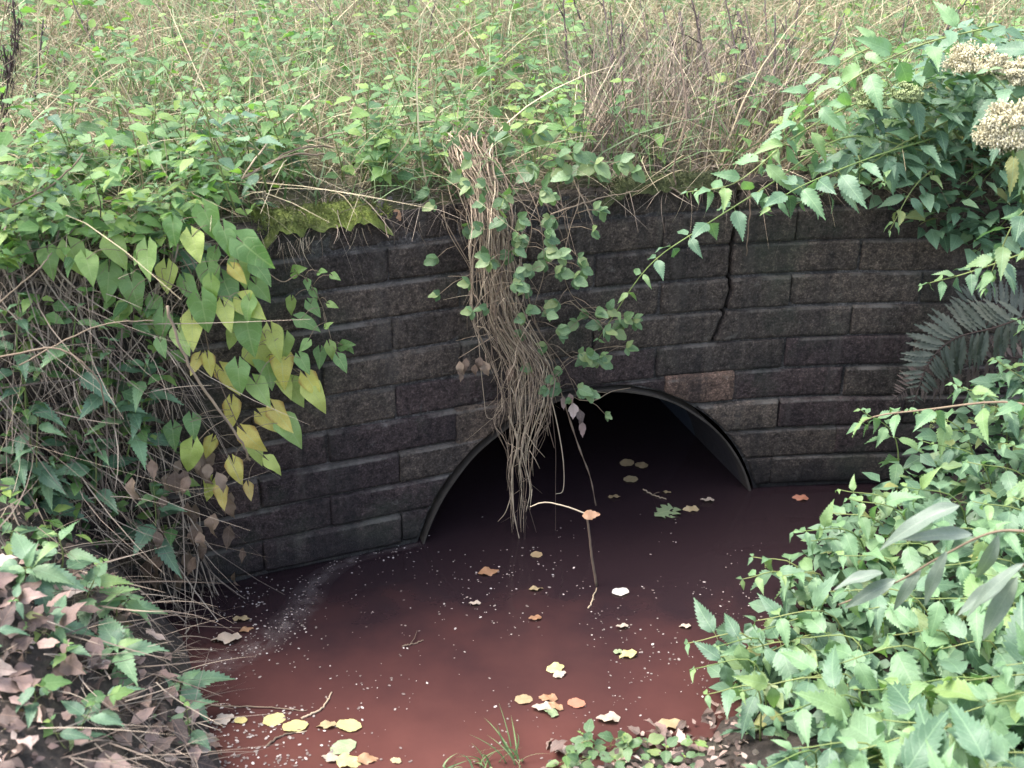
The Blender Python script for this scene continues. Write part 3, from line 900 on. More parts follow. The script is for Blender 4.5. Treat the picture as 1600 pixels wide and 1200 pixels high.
for px, py, Y, L, lab in ((30, 460, 2.75, 0.3, 'dark green sprig at the far edge of the dead stem thicket'), (40, 560, 2.7, 0.3, 'pale green sprig low in the dead stem thicket'), (30, 700, 2.6, 0.35, 'spreading green plant in front of the dead stem thicket'), (80, 720, 2.55, 0.25, 'small green plant with a yellow leaf below it in the thicket'),
                          (90, 835, 2.3, 0.25, 'upright nettle with toothed leaves above the leaf litter'), (40, 890, 2.2, 0.25, 'large leaved nettle at the edge of the leaf litter'), (150, 900, 2.3, 0.2, 'bright green nettle in the leaf litter pointing to the water'), (200, 935, 2.35, 0.2, 'nettle with a pale bleached leaf nearest the water'), (90, 980, 2.1, 0.2, 'dark green nettle among dead pinkish leaves'),
                          (285, 1065, 2.3, 0.12, 'small three leaved nettle overhanging the water edge'), (15, 1080, 1.95, 0.2, 'pale green nettle lowest on the litter bank'), (130, 1010, 2.15, 0.16, 'small nettle half buried among dead leaves'), (170, 530, 2.6, 0.25, 'small nettle hanging in the stems left of the twig'), (230, 560, 2.6, 0.22, 'pale sprig in the stems just left of the lowest yellow leaves'), (120, 480, 2.7, 0.25, 'leafy sprig under the largest green bindweed leaf'), (200, 620, 2.6, 0.2, 'tiny nettle deep in the dead stems'),
                          (240, 760, 2.55, 0.2, 'grey green nettle drooping beside the hollow'), (150, 690, 2.55, 0.2, 'small nettle with a bent tip above the hollow'), (60, 760, 2.55, 0.25, 'nettle half hidden in the stems above the litter'), (180, 1010, 2.15, 0.16, 'pale nettle among the dead leaves nearest the straw'), (50, 1150, 1.95, 0.16, 'lone nettle in the lowest litter'), (230, 1120, 2.1, 0.12, 'tiny nettle in the litter near the yellow row'), (20, 960, 2.1, 0.2, 'dark nettle at the back of the litter bank'),
                          (60, 640, 2.62, 0.3, 'feathery green plant beside the hollow'), (20, 830, 2.4, 0.3, 'grey green plant at the foot of the thicket')):
    tip = on_face(px, py, 0.12) if Y > 2.4 else at(px, py, Y)
    bz = bank_z(tip.x, tip.y)
    base = V((tip.x - 0.04, tip.y + 0.03, max(bz, tip.z - L) if tip.z > bz else tip.z - L))
    nettle([base, base.lerp(tip, 0.5) + rv(0.02), tip], R.uniform(0.085, 0.115), R.randint(4, 6), lab, 'nettle', t0=0.3, upbias=1.2)

rows = []
for k in range(13):
    px, py = R.uniform(-20, 300), R.uniform(820, 1210)
    if px > interp(py, [820, 1000, 1060, 1200], [160, 230, 250, 320]): continue
    Y = bank_hit(px, py)
    p = at(px, py, Y)
    o = nettle([p - UP * 0.02, p + V((0, 0, 0.05)) + rv(0.02), p + V((R.uniform(-0.05, 0.07), -0.02, R.uniform(0.07, 0.13)))], R.uniform(0.045, 0.075), R.randint(3, 4), 'weed', 'weed', 'low weeds on the litter bank', name='bank_weed', leaves='nettle', tip='weed', r=0.0015, t0=0.3, upbias=1.4)
    rows.append((o, px, 'by three nettles' if py < 940 else 'at the foot of the nettles' if py < 1030 else 'beside the yellow row' if py < 1130 else 'along the lowest edge of the litter'))
by_place(rows, 'low green weed %s, %s from the left')
# ------------------------------------------------------------------ bindweed on the wall's near end
def vine(path, leaves, label, cat, name, group=None, stem='brownstem', r=0.0016, extra=()):
    """path: world points; leaves: (key, matrix)"""
    pts = spline(path, 8 * len(path))
    root = thing(name, pts[0], label, cat, group)
    mb = MB()
    mb.tube([p - pts[0] for p in pts], r, r * 0.6, 4)
    for ex in extra:
        mb.tube([p - pts[0] for p in ex], r * 0.6, r * 0.5, 3)
    link('stem', mb.mesh('stem', M[stem]), root, Matrix.Translation(pts[0]))
    for key, m4 in leaves: link('leaf', R.choice(LV[key]), root, m4)
    return root
def facing(p, px_len, dirpx, key, tilt=0.95):
    """leaf at p whose blade looks towards the open side; dirpx = lean of its tip (x right, y down)"""
    d = V((dirpx[0], R.uniform(-0.8, -0.1), -dirpx[1]))
    n_ = V((R.uniform(-0.6, 0.6), -1.0, tilt + R.uniform(-0.2, 0.6)))
    return basis(p, d, n_, px_len)
def hang_off(px, py, off): return on_wall(px, py, off)
def bind_vine(path, items, label, offs=0.1):
    P = [on_face(px, py, o) for px, py, o in path]
    pp = spline(P, 40)
    lvs, ex = [], []
    for px, py, key, sz, dx, dy in items:
        p = on_face(px, py, offs + R.uniform(-0.02, 0.10))
        q = min(pp, key=lambda a: (a - p).length)
        ex.append(spline([q, q.lerp(p, 0.5) + V((0, -0.02, 0.02)), p], 6))
        lvs.append((key, facing(p, sz * (1.12e-3 if key == YL else 1.3e-3) * R.uniform(0.7, 1.1), (dx + R.uniform(-0.3, 0.3), dy), key)))
    return vine(P, lvs, label, 'bindweed', 'bindweed_vine', extra=ex)
B, YG, YL = 'bind', 'bind_yg', 'bind_y'
bind_vine([(240, 350, 0.0), (300, 430, 0.12), (330, 560, 0.14), (370, 660, 0.14), (400, 720, 0.1)],
    [(325, 560, YL, 62, 0.3, 1), (362, 632, YL, 82, -0.1, 1), (385, 678, YL, 66, 0.8, 0.6), (330, 690, YL, 64, -0.6, 1), (300, 700, YG, 66, -0.1, 1), (365, 725, YL, 78, 0.4, 1), (345, 765, YL, 62, 0.3, 1), (330, 755, YG, 46, -0.4, 1),
     (388, 760, YL, 46, 0.3, 1), (392, 690, YG, 50, 0.6, 1), (410, 650, YL, 70, 0.8, 0.6), (430, 640, YL, 80, 0.7, 0.9), (445, 660, B, 60, 0.6, 1), (300, 655, B, 50, 0.3, 1), (270, 670, B, 56, -0.2, 1), (350, 580, YL, 60, 0.8, 0.7), (310, 560, YL, 54, -0.3, 1), (420, 720, YG, 44, 0.8, 0.8)],
    'bindweed with large yellow leaves hanging lowest over the hollow')
bind_vine([(330, 350, 0.02), (370, 420, 0.12), (400, 500, 0.13), (440, 560, 0.12), (490, 600, 0.06)],
    [(385, 500, B, 88, 0.1, 1), (400, 545, YG, 80, 0.5, 1), (440, 560, YL, 88, 0.15, 1), (425, 520, YG, 74, 0.4, 0.8), (372, 575, B, 72, 0.1, 1), (400, 600, B, 64, 0.5, 0.7), (440, 590, YG, 60, 0.6, 1), (480, 590, YL, 60, 0.6, 0.9), (485, 606, YG, 58, 0.6, 1), (390, 470, B, 54, -0.2, 1), (445, 530, B, 46, 0.1, 1),
     (350, 480, YG, 48, 0.3, 1), (365, 520, YG, 50, -0.4, 1), (415, 560, B, 60, 0.3, 1), (455, 600, YG, 56, 0.5, 1), (470, 560, B, 46, 0.8, 0.8)],
    'bindweed with spotted green to yellow leaves against the wall face')
bind_vine([(150, 340, 0.0), (200, 400, 0.14), (260, 440, 0.16), (330, 470, 0.14)],
    [(75, 395, B, 62, -0.1, 1), (110, 388, B, 70, 0.5, 0.8), (135, 405, B, 56, 0.5, 1), (170, 425, B, 66, 0.2, 1), (205, 440, B, 60, 0.3, 1), (240, 470, B, 58, 0.2, 1), (195, 480, B, 46, -0.4, 0.8), (255, 495, B, 62, -0.3, 1), (300, 500, YG, 66, 0.1, 1), (315, 470, B, 64, 0.3, 1), (260, 420, YG, 56, 0.2, 1),
     (225, 500, B, 50, 0.6, 0.5), (280, 520, B, 50, 0.4, 0.8), (250, 535, B, 44, 0.4, 0.7), (325, 420, B, 60, 0.4, 1), (350, 440, B, 58, 0.5, 0.9), (380, 470, YG, 66, 0.9, 0.6), (230, 390, B, 56, 0.2, 1), (290, 440, B, 50, 0.5, 0.8), (175, 380, B, 50, 0.4, 0.8)],
    'bindweed with fresh green heart shaped leaves spilling off the wall top')
bind_vine([(300, 300, 0.0), (340, 350, 0.12), (380, 390, 0.14), (410, 430, 0.1)],
    [(320, 330, B, 56, 0.3, 1), (350, 360, B, 60, 0.5, 0.8), (380, 380, B, 70, 0.7, 0.5), (335, 395, B, 50, -0.2, 1), (372, 410, B, 60, 0.2, 1), (365, 420, YL, 46, 0.5, 0.9), (400, 415, B, 50, 0.6, 0.8), (300, 370, YG, 48, 0.2, 1), (400, 445, B, 44, 0.6, 0.8), (270, 350, B, 54, -0.2, 1), (330, 440, B, 50, 0.1, 1)],
    'bindweed knot of overlapping green leaves where the moss begins', 0.12)
bind_vine([(400, 410, 0.1), (440, 440, 0.08), (470, 430, 0.06), (500, 470, 0.05), (520, 540, 0.05)],
    [(460, 425, B, 32, 0.7, -0.3), (480, 440, B, 28, 0.3, 0.6), (500, 425, B, 30, 0.8, -0.4), (520, 430, B, 26, 0.9, 0.3), (488, 455, B, 26, 0.3, 1), (455, 470, B, 32, 0.1, 1), (485, 475, B, 34, 0.5, 0.8), (470, 500, B, 44, 0.9, 0.3), (515, 475, B, 24, 0.9, 0.2), (515, 540, B, 34, 0.2, 0.9), (535, 540, B, 30, 0.9, -0.3), (500, 550, B, 34, -0.2, 1), (530, 560, B, 32, 0.4, 0.9), (480, 535, B, 26, -0.5, 0.6), (545, 545, B, 22, 0.8, 0.1), (510, 510, B, 24, 0.4, -0.6)],
    'thin bindweed runner with small green leaves spread on bare brick', 0.05)

# ------------------------------------------------------------------ small leaved vines in the middle
def small_vine(path, nl, size, label, off_leaf=0.05, key='vine'):
    P = [on_wall(px, py, o) for px, py, o in path]
    pp = spline(P, nl * 2)
    lvs, ex = [], []
    for k in range(nl):
        q = pp[int((0.08 + 0.92 * k / nl) * (len(pp) - 1))]
        side = 1 if k % 2 else -1
        e = q + V((side * R.uniform(0.02, 0.07), -R.uniform(0.0, 0.06), R.uniform(-0.04, 0.04)))
        ex.append([q, q.lerp(e, 0.5) + UP * 0.006, e])
        for j in range(3):
            a = (j - 1) * 1.0
            d = V((side * math.cos(a), -0.3, math.sin(a) - 0.35)) + rv(0.35)
            lvs.append((key, basis(e, d, V((0, -0.7, 0.8)) + rv(0.5), size * R.uniform(0.7, 1.2) * (1.15 if j == 1 else 0.9))))
    return vine(P, lvs, label, 'vine', 'leafy_vine', extra=ex)
small_vine([(880, 215, -0.1), (905, 300, 0.06), (890, 360, 0.1), (880, 420, 0.12), (900, 470, 0.1), (960, 520, 0.06)], 20, 0.036, 'small leaved vine trailing down the brick beside the hanging straw')
small_vine([(800, 250, 0.0), (840, 330, 0.12), (850, 420, 0.14), (835, 500, 0.14), (880, 570, 0.12), (905, 625, 0.1)], 22, 0.036, 'small leaved vine woven through the hanging straw')
small_vine([(905, 625, 0.12), (930, 625, 0.11), (955, 612, 0.10), (985, 606, 0.09)], 3, 0.022, 'thin vine tip curling across the crown of the arch')
small_vine([(890, 470, 0.1), (930, 500, 0.08), (965, 492, 0.07), (1000, 500, 0.06)], 9, 0.034, 'short vine branch with pale leaves left of the crack')
small_vine([(870, 540, 0.1), (900, 560, 0.1), (935, 545, 0.08), (985, 540, 0.06)], 9, 0.034, 'short vine branch just above the arch crown')
small_vine([(690, 300, -0.02), (700, 360, 0.05), (735, 425, 0.08), (700, 432, 0.08)], 5, 0.034, 'vine sprig with four leaves left of the hanging straw')
small_vine([(750, 180, -0.2), (850, 240, -0.02), (920, 255, 0.03), (960, 290, 0.06)], 16, 0.045, 'leafy vine lying along the wall top above the straw')
small_vine([(740, 250, 0.03), (775, 330, 0.15), (790, 400, 0.17), (765, 450, 0.17), (810, 480, 0.18)], 18, 0.034, 'vine leaves scattered on the front of the hanging straw')
small_vine([(720, 200, -0.2), (760, 240, -0.02), (800, 290, 0.1), (830, 350, 0.14), (820, 400, 0.15)], 14, 0.038, 'vine strand with round leaves hiding the root of the straw bundle')
small_vine([(700, 290, 0.0), (705, 310, 0.05), (715, 335, 0.06)], 6, 0.03, 'tuft of round vine leaves on the wall edge')

# ------------------------------------------------------------------ the hanging bundle of dead grass
def tangle():
    root = thing('hanging_grass_bundle', on_wall(760, 300, 0.05), 'thick bundle of dry dead grass stems hanging over the wall into the arch', 'dead grass')
    ys = [215, 300, 350, 425, 500, 580, 650, 700, 850]
    cx = [722, 762, 772, 774, 786, 826, 824, 815, 815]
    hw = [34, 27, 27, 26, 32, 34, 22, 13, 8]
    loc = root.location
    for k in range(118):
        u = max(-1.25, min(1.25, R.gauss(0, 0.6)))
        q = R.random()
        ye = R.uniform(470, 620) if q < 0.34 else (R.uniform(620, 730) if q < 0.74 else (R.uniform(740, 850) if q < 0.93 else R.uniform(360, 480)))
        ys0 = R.uniform(205, 260) if R.random() < 0.55 else R.uniform(280, 560)
        if ye - ys0 < 60: ye = ys0 + R.uniform(70, 160)
        m = max(5, int((ye - ys0) / 30))
        P = []
        drift = R.gauss(0, 1.15)
        wob, wv = 0.0, 0.0
        offb = R.uniform(0.03, 0.17)
        thin = R.random()
        for j in range(m + 1):
            f = j / m
            y = ys0 + (ye - ys0) * f
            wv = wv * 0.6 + R.gauss(0, 0.10)
            wob += wv
            uu = u + wob + drift * (f - 0.3)
            if y < 640: uu = max(-1.5, min(1.5, uu))
            if y > 690: uu = max(-1.6, min(1.6, uu))
            x = interp(y, ys, cx) + interp(y, ys, hw) * uu
            x += R.gauss(0, 2.2)
            off = offb * min(1.0, max(0.0, (y - 255) / 90)) - 0.12 * max(0, (260 - y) / 60) + R.uniform(-0.016, 0.016)
            P.append(on_wall(x, y, off) - loc)
        if ys0 < 270:
            x_ = P[0].x + loc.x + R.gauss(0, 0.07); y_ = wallY(x_) + R.uniform(0.15, 0.4)
            P = [V((x_, y_, mead_z(x_, y_))) - loc, V((x_ * 0.5 + (P[0].x + loc.x) * 0.5, y_ - 0.06, mead_z(x_, y_) + R.uniform(0.03, 0.12))) - loc] + P
        mb = MB()
        w = R.uniform(0.0008, 0.0020) if thin < 0.75 else R.uniform(0.0020, 0.0032)
        if ye > 740: w = min(w, 0.0026)
        mb.tube(spline(P, len(P) * 2), w, w * 0.4, 4)
        for _ in range(R.choice((0, 1, 2, 3, 5))):
            q0 = R.choice(P[1:]); e = q0 + V((R.gauss(0, 0.03), R.uniform(-0.02, 0.015), -R.uniform(0.01, 0.08)))
            mb.tube([q0, q0.lerp(e, 0.5) + rv(0.008), e], w * 0.5, w * 0.25, 3)
        link('stem', mb.mesh('stem', M['hangstem']), root, Matrix.Translation(loc))
    for path, w in (([(870, 590), (885, 640), (905, 700), (922, 745), (931, 790)], 0.006), ([(855, 600), (870, 660), (880, 720), (880, 765), (868, 772)], 0.004), ([(862, 640), (868, 700), (868, 760), (868, 838)], 0.0022),
                    ([(840, 600), (855, 660), (866, 700)], 0.004), ([(795, 650), (808, 690), (800, 740), (803, 800), (812, 845)], 0.006), ([(825, 660), (815, 700), (828, 760), (822, 800)], 0.005),
                    ([(800, 770), (790, 800), (778, 815)], 0.003), ([(822, 780), (832, 812), (838, 832)], 0.003), ([(745, 480), (750, 560), (756, 620), (760, 650), (770, 655)], 0.0022),
                    ([(772, 525), (740, 545), (716, 560)], 0.0024), ([(690, 335), (715, 380), (745, 430), (780, 470), (830, 520), (870, 570)], 0.003)):
        P = [on_wall(x, y, 0.09) - loc for x, y in path]
        mb = MB()
        mb.tube(spline(P, len(P) * 5), w * 0.5, w * 0.25, 5, (lambda f: 1 + 0.5 * math.sin(f * 40)) if w >= 0.006 else None)
        link('stem', mb.mesh('stem', M['hangstem']), root, Matrix.Translation(loc))
    for px, py in ((718, 565), (728, 560), (750, 558), (756, 565), (742, 570), (722, 572), (880, 620), (895, 630), (905, 640), (890, 615), (910, 660), (800, 575), (830, 580), (850, 560)):
        link('withered_leaf', R.choice(LV['dead_dark'] if py < 600 else LV['dead']), root, basis(on_wall(px, py, 0.1), V((R.uniform(-0.4, 0.4), -0.2, -1)), V((0, -1, 0.3)) + rv(0.6), R.uniform(0.03, 0.05)))
tangle()

# loose dry stems over the wall top, each its own
def stalk(path, r0, r1, label, group=None, mat='darkstalk', name='dry_stalk', cat='stalk', prof=None, twigs=0, jit=0.8):
    pts = spline(path, len(path) * 6)
    mb = MB()
    loc = pts[0]
    P = [p - loc for p in pts]
    P = [p + rv(r0 * jit) for p in P]
    mb.tube(P, r0, r1, 5, prof)
    for k in range(twigs):
        i = R.randint(len(P) // 3, len(P) - 2)
        d = (P[i + 1] - P[i]).normalized() + rv(0.8)
        e = P[i] + d.normalized() * R.uniform(0.03, 0.09)
        mb.tube([P[i], P[i].lerp(e, 0.5) + rv(0.005), e], r1, r1 * 0.6, 3)
    o = link(name, mb.mesh(name, M[mat]), None, Matrix.Translation(loc))
    return tag(o, label, cat, group)
top = [((67, 31, 4.0), (49, 200, 3.7)), ((112, 0, 4.4), (180, 140, 4.1)), ((66, 66, 4.2), (145, 177, 3.9)), ((368, 0, 4.6), (362, 120, 4.4), (358, 178, 4.3)), ((245, 7, 4.8), (320, 125, 4.3), (400, 210, 3.9)), ((486, 0, 4.8), (478, 135, 4.4)),
       ((490, 0, 4.6), (550, 85, 4.3), (570, 118, 4.2)), ((638, 0, 4.9), (640, 50, 4.8), (620, 125, 4.6)), ((680, 0, 4.7), (655, 130, 4.5)), ((880, 0, 4.2), (886, 80, 4.1), (892, 170, 3.9)), ((896, 0, 4.5), (925, 80, 4.3), (945, 160, 4.1)),
       ((1081, 0, 4.0), (1100, 85, 3.9), (1122, 185, 3.7)), ((1134, 0, 4.1), (1150, 90, 3.9), (1156, 180, 3.7)), ((1150, 10, 4.4), (1170, 120, 4.0), (1178, 180, 3.8)), ((1000, 0, 4.6), (1012, 60, 4.4), (1030, 130, 4.2)), ((1195, 0, 4.5), (1200, 100, 4.2), (1210, 190, 3.9)),
       ((1250, 0, 4.6), (1235, 80, 4.3), (1215, 150, 4.1)), ((1320, 20, 4.4), (1290, 100, 4.1), (1270, 170, 3.9)), ((1510, 0, 4.6), (1470, 60, 4.3), (1440, 110, 4.1)), ((88, 60, 4.6), (86, 200, 4.2)), ((540, 0, 5.2), (545, 60, 5.0)), ((1060, 20, 4.4), (1075, 100, 4.1), (1085, 180, 3.8)), ((1420, 0, 4.8), (1405, 70, 4.5))]
near_n = len(top)
for k in range(16):
    x_ = R.uniform(960, 1300); top.append(((x_ + R.gauss(-15, 30), R.uniform(-10, 70), 4.3), (x_, R.uniform(160, 220), 3.8)))
rows = []
for i, q in enumerate(top):
    near = i in (11, 12, 13, 14, 15, 16, 17, 21) or i >= near_n
    o = stalk(list(reversed([at(*a) for a in q])), 0.0040, 0.0026, 'thin dark dead stalk standing in the brown gap behind the crack' if near else 'thin dark dead stalk leaning in the meadow grass', 'dark stalks behind the crack' if near else 'dark stalks in the meadow', twigs=3, jit=0.5)
    rows.append((o, q[-1][0], 'in the brown gap behind the crack' if near else 'in grass above the bindweed and moss' if q[-1][0] < 700 else 'in the meadow grass beyond the straw'))
by_place(rows, 'thin dark dead stalk %s, %s from the left')
stalk([on_wall(1062, 85, -0.1), on_wall(1072, 180, 0.0), on_wall(1053, 260, 0.04), on_wall(1056, 290, 0.05)], 0.0028, 0.002, 'pale limp grass stem drooping onto the wall edge left of the crack', mat='hangstem', name='dry_straw', cat='straw')
stalk([on_wall(1172, 270, 0.02), on_wall(1172, 330, 0.05), on_wall(1166, 400, 0.05)], 0.003, 0.0016, 'single straw stem hanging straight down beside the crack', mat='hangstem', name='dry_straw', cat='straw')
stalk([on_wall(860, 335, 0.1), on_wall(930, 312, 0.07), on_wall(1002, 297, 0.06)], 0.0022, 0.0014, 'straw stem sticking out sideways across the top brick course', mat='hangstem', name='dry_straw', cat='straw')
rows = []
for pth in (((865, 262), (880, 330), (895, 420)), ((890, 270), (915, 320), (932, 365)), ((905, 300), (925, 340), (930, 370)), ((840, 300), (870, 350), (890, 400)), ((600, 340), (606, 372))):
    o = stalk([on_wall(px, py, 0.0 if j == 0 else 0.05) for j, (px, py) in enumerate(pth)], 0.0022, 0.0012, 'thin straw stem dangling over the wall top by the vine', 'straw stems dangling over the wall', 'hangstem', 'dry_straw', 'straw')
    rows.append((o, pth[-1][0], 'over the wall top by the vine'))
by_place(rows, 'thin straw dangling %s, %s from the left')
rows = []
for pth in (((700, 205, -0.3), (560, 220, -0.25), (480, 240, -0.2)), ((500, 165, -0.4), (440, 215, -0.2), (378, 300, 0.02)), ((520, 260, -0.1), (450, 262, -0.05), (385, 295, 0.03)), ((560, 250, -0.15), (470, 250, -0.1), (380, 298, 0.03)), ((640, 200, -0.4), (540, 235, -0.3), (430, 268, -0.2))):
    o = stalk([on_wall(*q) + UP * 0.03 for q in pth], 0.003, 0.002, 'pale straw stem lying bent over the grass above the moss', 'straw stems lying above the moss', 'hangstem', 'dry_straw', 'straw')
    rows.append((o, pth[0][0], 'over the grass above the moss'))
by_place(rows, 'bent pale straw %s, %s from the left')
rows = []
for k in range(16):
    a = (R.uniform(880, 905), R.uniform(250, 285)); b = (R.uniform(905, 985), R.uniform(90, 180))
    p, q = on_wall(a[0], a[1], -0.12), at(b[0], b[1], R.uniform(3.55, 3.8))
    o = stalk([p, p.lerp(q, 0.5) + rv(0.02), q], 0.0022, 0.0012, 'upright straw stem in the fan above the vine', 'fan of straw stems', 'hangstem', 'dry_straw', 'straw')
    rows.append((o, b[0], 'in the fan above the vine'))
by_place(rows, 'upright straw stem %s, %s from the left by its tip')
for pth, r_ in (((-10, 335, 2.7), (80, 290, 2.75), (130, 240, 2.8)), 0.003), (((260, 480, 2.5), (300, 580, 2.5), (370, 680, 2.52), (390, 720, 2.55)), 0.0035), (((-10, 480, 2.6), (60, 420, 2.6), (80, 395, 2.65)), 0.002), (((-10, 560, 2.5), (90, 545, 2.5), (150, 590, 2.5), (165, 640, 2.52)), 0.0025), (((30, 570, 2.5), (150, 510, 2.55), (240, 500, 2.6)), 0.002):
    stalk([at(*q) for q in pth], r_, r_ * 0.7, {0: ''}.get(1, '') or {480: 'pale straw stem bowed low in the thicket', 335: 'grey twig slanting up across the nettles above the bindweed', 560: 'bent straw stem drooping inside the thicket', 570: 'straight straw stem slanting across the thicket'}.get(pth[0][1], 'thick bare twig') if pth[0][0] != 260 else 'straight brown twig crossing in front of the yellow bindweed leaves', mat='brownstem', name='bare_twig', cat='twig')

# bent reed that stands in the water in front of the arch
rp = on_z(932, 915, 0.0)
stalk([rp, rp + (at(925, 870, rp.y) - rp), at(917, 803, rp.y)], 0.0042, 0.003, 'bent tan reed standing in the water before the arch', jit=0.15, mat='hangstem', name='broken_reed', cat='reed')
stalk([at(917, 803, rp.y), at(880, 790, rp.y), at(850, 785, rp.y), at(828, 792, rp.y)], 0.0022, 0.0014, 'thin broken reed top folded sideways above the water', jit=0.2, mat='hangstem', name='reed_top', cat='reed')

# ------------------------------------------------------------------ fern
def fern(path, Lmax, n_, key, label):
    pts = spline(path, 40)
    root = thing('fern', pts[0], label, 'fern')
    mb = MB(); mb.tube([p - pts[0] for p in pts], 0.003, 0.001, 4)
    link('stalk', mb.mesh('stalk', M['darkstalk']), root, Matrix.Translation(pts[0]))
    for k in range(n_):
        f = 0.15 + 0.84 * k / n_
        i = int(f * 39)
        i = min(i, 38)
        T = (pts[i + 1] - pts[i]).normalized()
        nrm = V((0.1, -1, 0.45)).normalized()
        side = T.cross(nrm).normalized()
        L = Lmax * math.sin(math.pi * (0.18 + 0.80 * f)) ** 0.9
        for sgn in (1, -1):
            d = side * sgn + T * 0.35 - UP * 0.12
            link('pinna', R.choice(LV[key]), root, basis(pts[i], d + rv(0.08), nrm + rv(0.15), L * R.uniform(0.9, 1.1)))
fern(pl((1640, 480, 3.15), (1560, 510, 3.2), (1490, 530, 3.25), (1450, 570, 3.25), (1425, 640, 3.22)), 0.115, 26, 'fern', 'dark green fern frond arching against the wall above the nettles')
fern(pl((1640, 560, 3.2), (1560, 560, 3.25), (1490, 580, 3.28), (1430, 600, 3.28), (1395, 625, 3.26)), 0.085, 24, 'fern_rust', 'rusty drooping fern frond lowest against the wall')
fern(pl((1650, 520, 3.25), (1590, 490, 3.28), (1530, 470, 3.3), (1480, 490, 3.3)), 0.09, 20, 'fern', 'small dark fern frond pointing up the wall')

# ------------------------------------------------------------------ cream flower heads
def flower(px, py, Y, rx, rz, label, mat='floret', base=None, nn=900, stemdir=(0.35, 0.1, -0.6)):
    c = at(px, py, Y)
    b = V(base) if base else c + V(stemdir)
    root = thing('flowering_plant', b, label, 'flower')
    mb = MB()
    pts = spline([b, b.lerp(c, 0.6) + V((0, 0, 0.04)), c - V((0, 0, rz * 0.6))], 14)
    mb.tube([p - b for p in pts], 0.004, 0.0025, 5)
    for k in range(10):
        e = c + V((R.uniform(-rx, rx) * 0.8, R.uniform(-rx, rx) * 0.6, R.uniform(-0.3, 0.3) * rz))
        mb.tube([pts[-1] - b, pts[-1].lerp(e, 0.5) - b - UP * 0.004, e - b], 0.0012, 0.0008, 3)
    link('stem', mb.mesh('stem', M['greenstem']), root, Matrix.Translation(b))
    hd = MB()
    clumps = []
    while len(clumps) < 46:
        q = rv()
        if 0.2 < q.length < 1: q = q.normalized() * R.uniform(0.62, 0.95); clumps.append(V((q.x, q.y, q.z if q.z > -0.3 else q.z * 0.5)))
    for k in range(nn * 4):
        q = R.choice(clumps) + V((R.gauss(0, 0.10), R.gauss(0, 0.10), R.gauss(0, 0.09)))
        if q.length > 1.15: q = q.normalized() * R.uniform(0.8, 1.1)
        p = V((q.x * rx, q.y * rx * 0.8, q.z * rz))
        up = (V((p.x, p.y, abs(p.z) + 0.01)).normalized() + rv(0.5)).normalized()
        a = up.orthogonal().normalized(); bb = up.cross(a)
        L = R.uniform(0.003, 0.007)
        r_ = 0.0011
        hd.add([p + a * r_, p + bb * r_, p - (a + bb) * r_, p + up * L + a * r_ * 2.2, p + up * L + bb * r_ * 2.2, p + up * L - (a + bb) * r_ * 2.2], [(0, 1, 4, 3), (1, 2, 5, 4), (2, 0, 3, 5), (3, 4, 5)])
    link('flower_head', hd.mesh('flower_head', M[mat], False), root, Matrix.Translation(c))
    for k in range(5):
        p = pts[3 + k * 2]
        d = V((R.uniform(-1, 0.6), -0.4, R.uniform(-0.6, 0.3)))
        link('leaf', R.choice(LV['agri'] + LV['nettle']), root, basis(p, d, V((0, -0.4, 1)) + rv(0.3), R.uniform(0.08, 0.12)))
flower(1530, 98, 2.95, 0.075, 0.050, 'cream fluffy flower head behind, tilted beside the grass', stemdir=(0.25, 0.2, -0.4))
flower(1592, 118, 2.9, 0.045, 0.035, 'cream flower head partly hidden behind a nettle leaf', stemdir=(0.25, 0.2, -0.35))
flower(1580, 205, 2.7, 0.075, 0.072, 'largest cream flower head hanging lowest of the three', nn=1500, stemdir=(0.3, 0.15, -0.2))
flower(1360, 155, 3.3, 0.042, 0.038, 'greenish flower head not yet open beside the nettle spray', 'floret_green', nn=420, stemdir=(0.3, 0.2, -0.25))
flower(1415, 148, 3.3, 0.04, 0.03, 'pale green small flower head nearer the cream ones', 'floret_green', nn=420, stemdir=(0.3, 0.2, -0.25))

# long leaved willow shoot in front of the nettles
def willow(path, items, label):
    pts = spline(path, 20)
    lvs = []
    for px, py, Y, L, dx, dy in items:
        lvs.append(('willow', basis(at(px, py, Y), V((dx, -0.1, -dy)), V((-0.2, -0.55, 0.8)) + rv(0.25), L * 0.95, L * R.uniform(0.7, 1.0))))
    return vine(path, lvs, label, 'willow', 'willow_shoot', r=0.003)
willow(pl((1660, 840, 1.95), (1560, 830, 2.0), (1470, 870, 2.05), (1400, 910, 2.1), (1310, 945, 2.15)),
       [(1500, 790, 2.0, 0.17, -1, 0.2), (1520, 835, 2.0, 0.14, -1, -0.1), (1480, 860, 2.03, 0.16, -0.35, 1), (1440, 885, 2.08, 0.14, -0.5, 1), (1400, 905, 2.1, 0.13, -0.9, 0.5), (1380, 895, 2.1, 0.11, -1, 0.1), (1560, 835, 2.0, 0.15, -0.2, 1)],
       'long narrow grey green willow leaves drooping over the nettles')
willow(pl((1680, 860, 1.8), (1620, 870, 1.85), (1580, 900, 1.9)),
       [(1590, 900, 1.88, 0.17, -0.4, 1), (1600, 880, 1.86, 0.15, -0.8, 0.6), (1575, 905, 1.88, 0.12, -0.9, 0.6)],
       'grey willow leaves hanging nearest over the nettle stand')

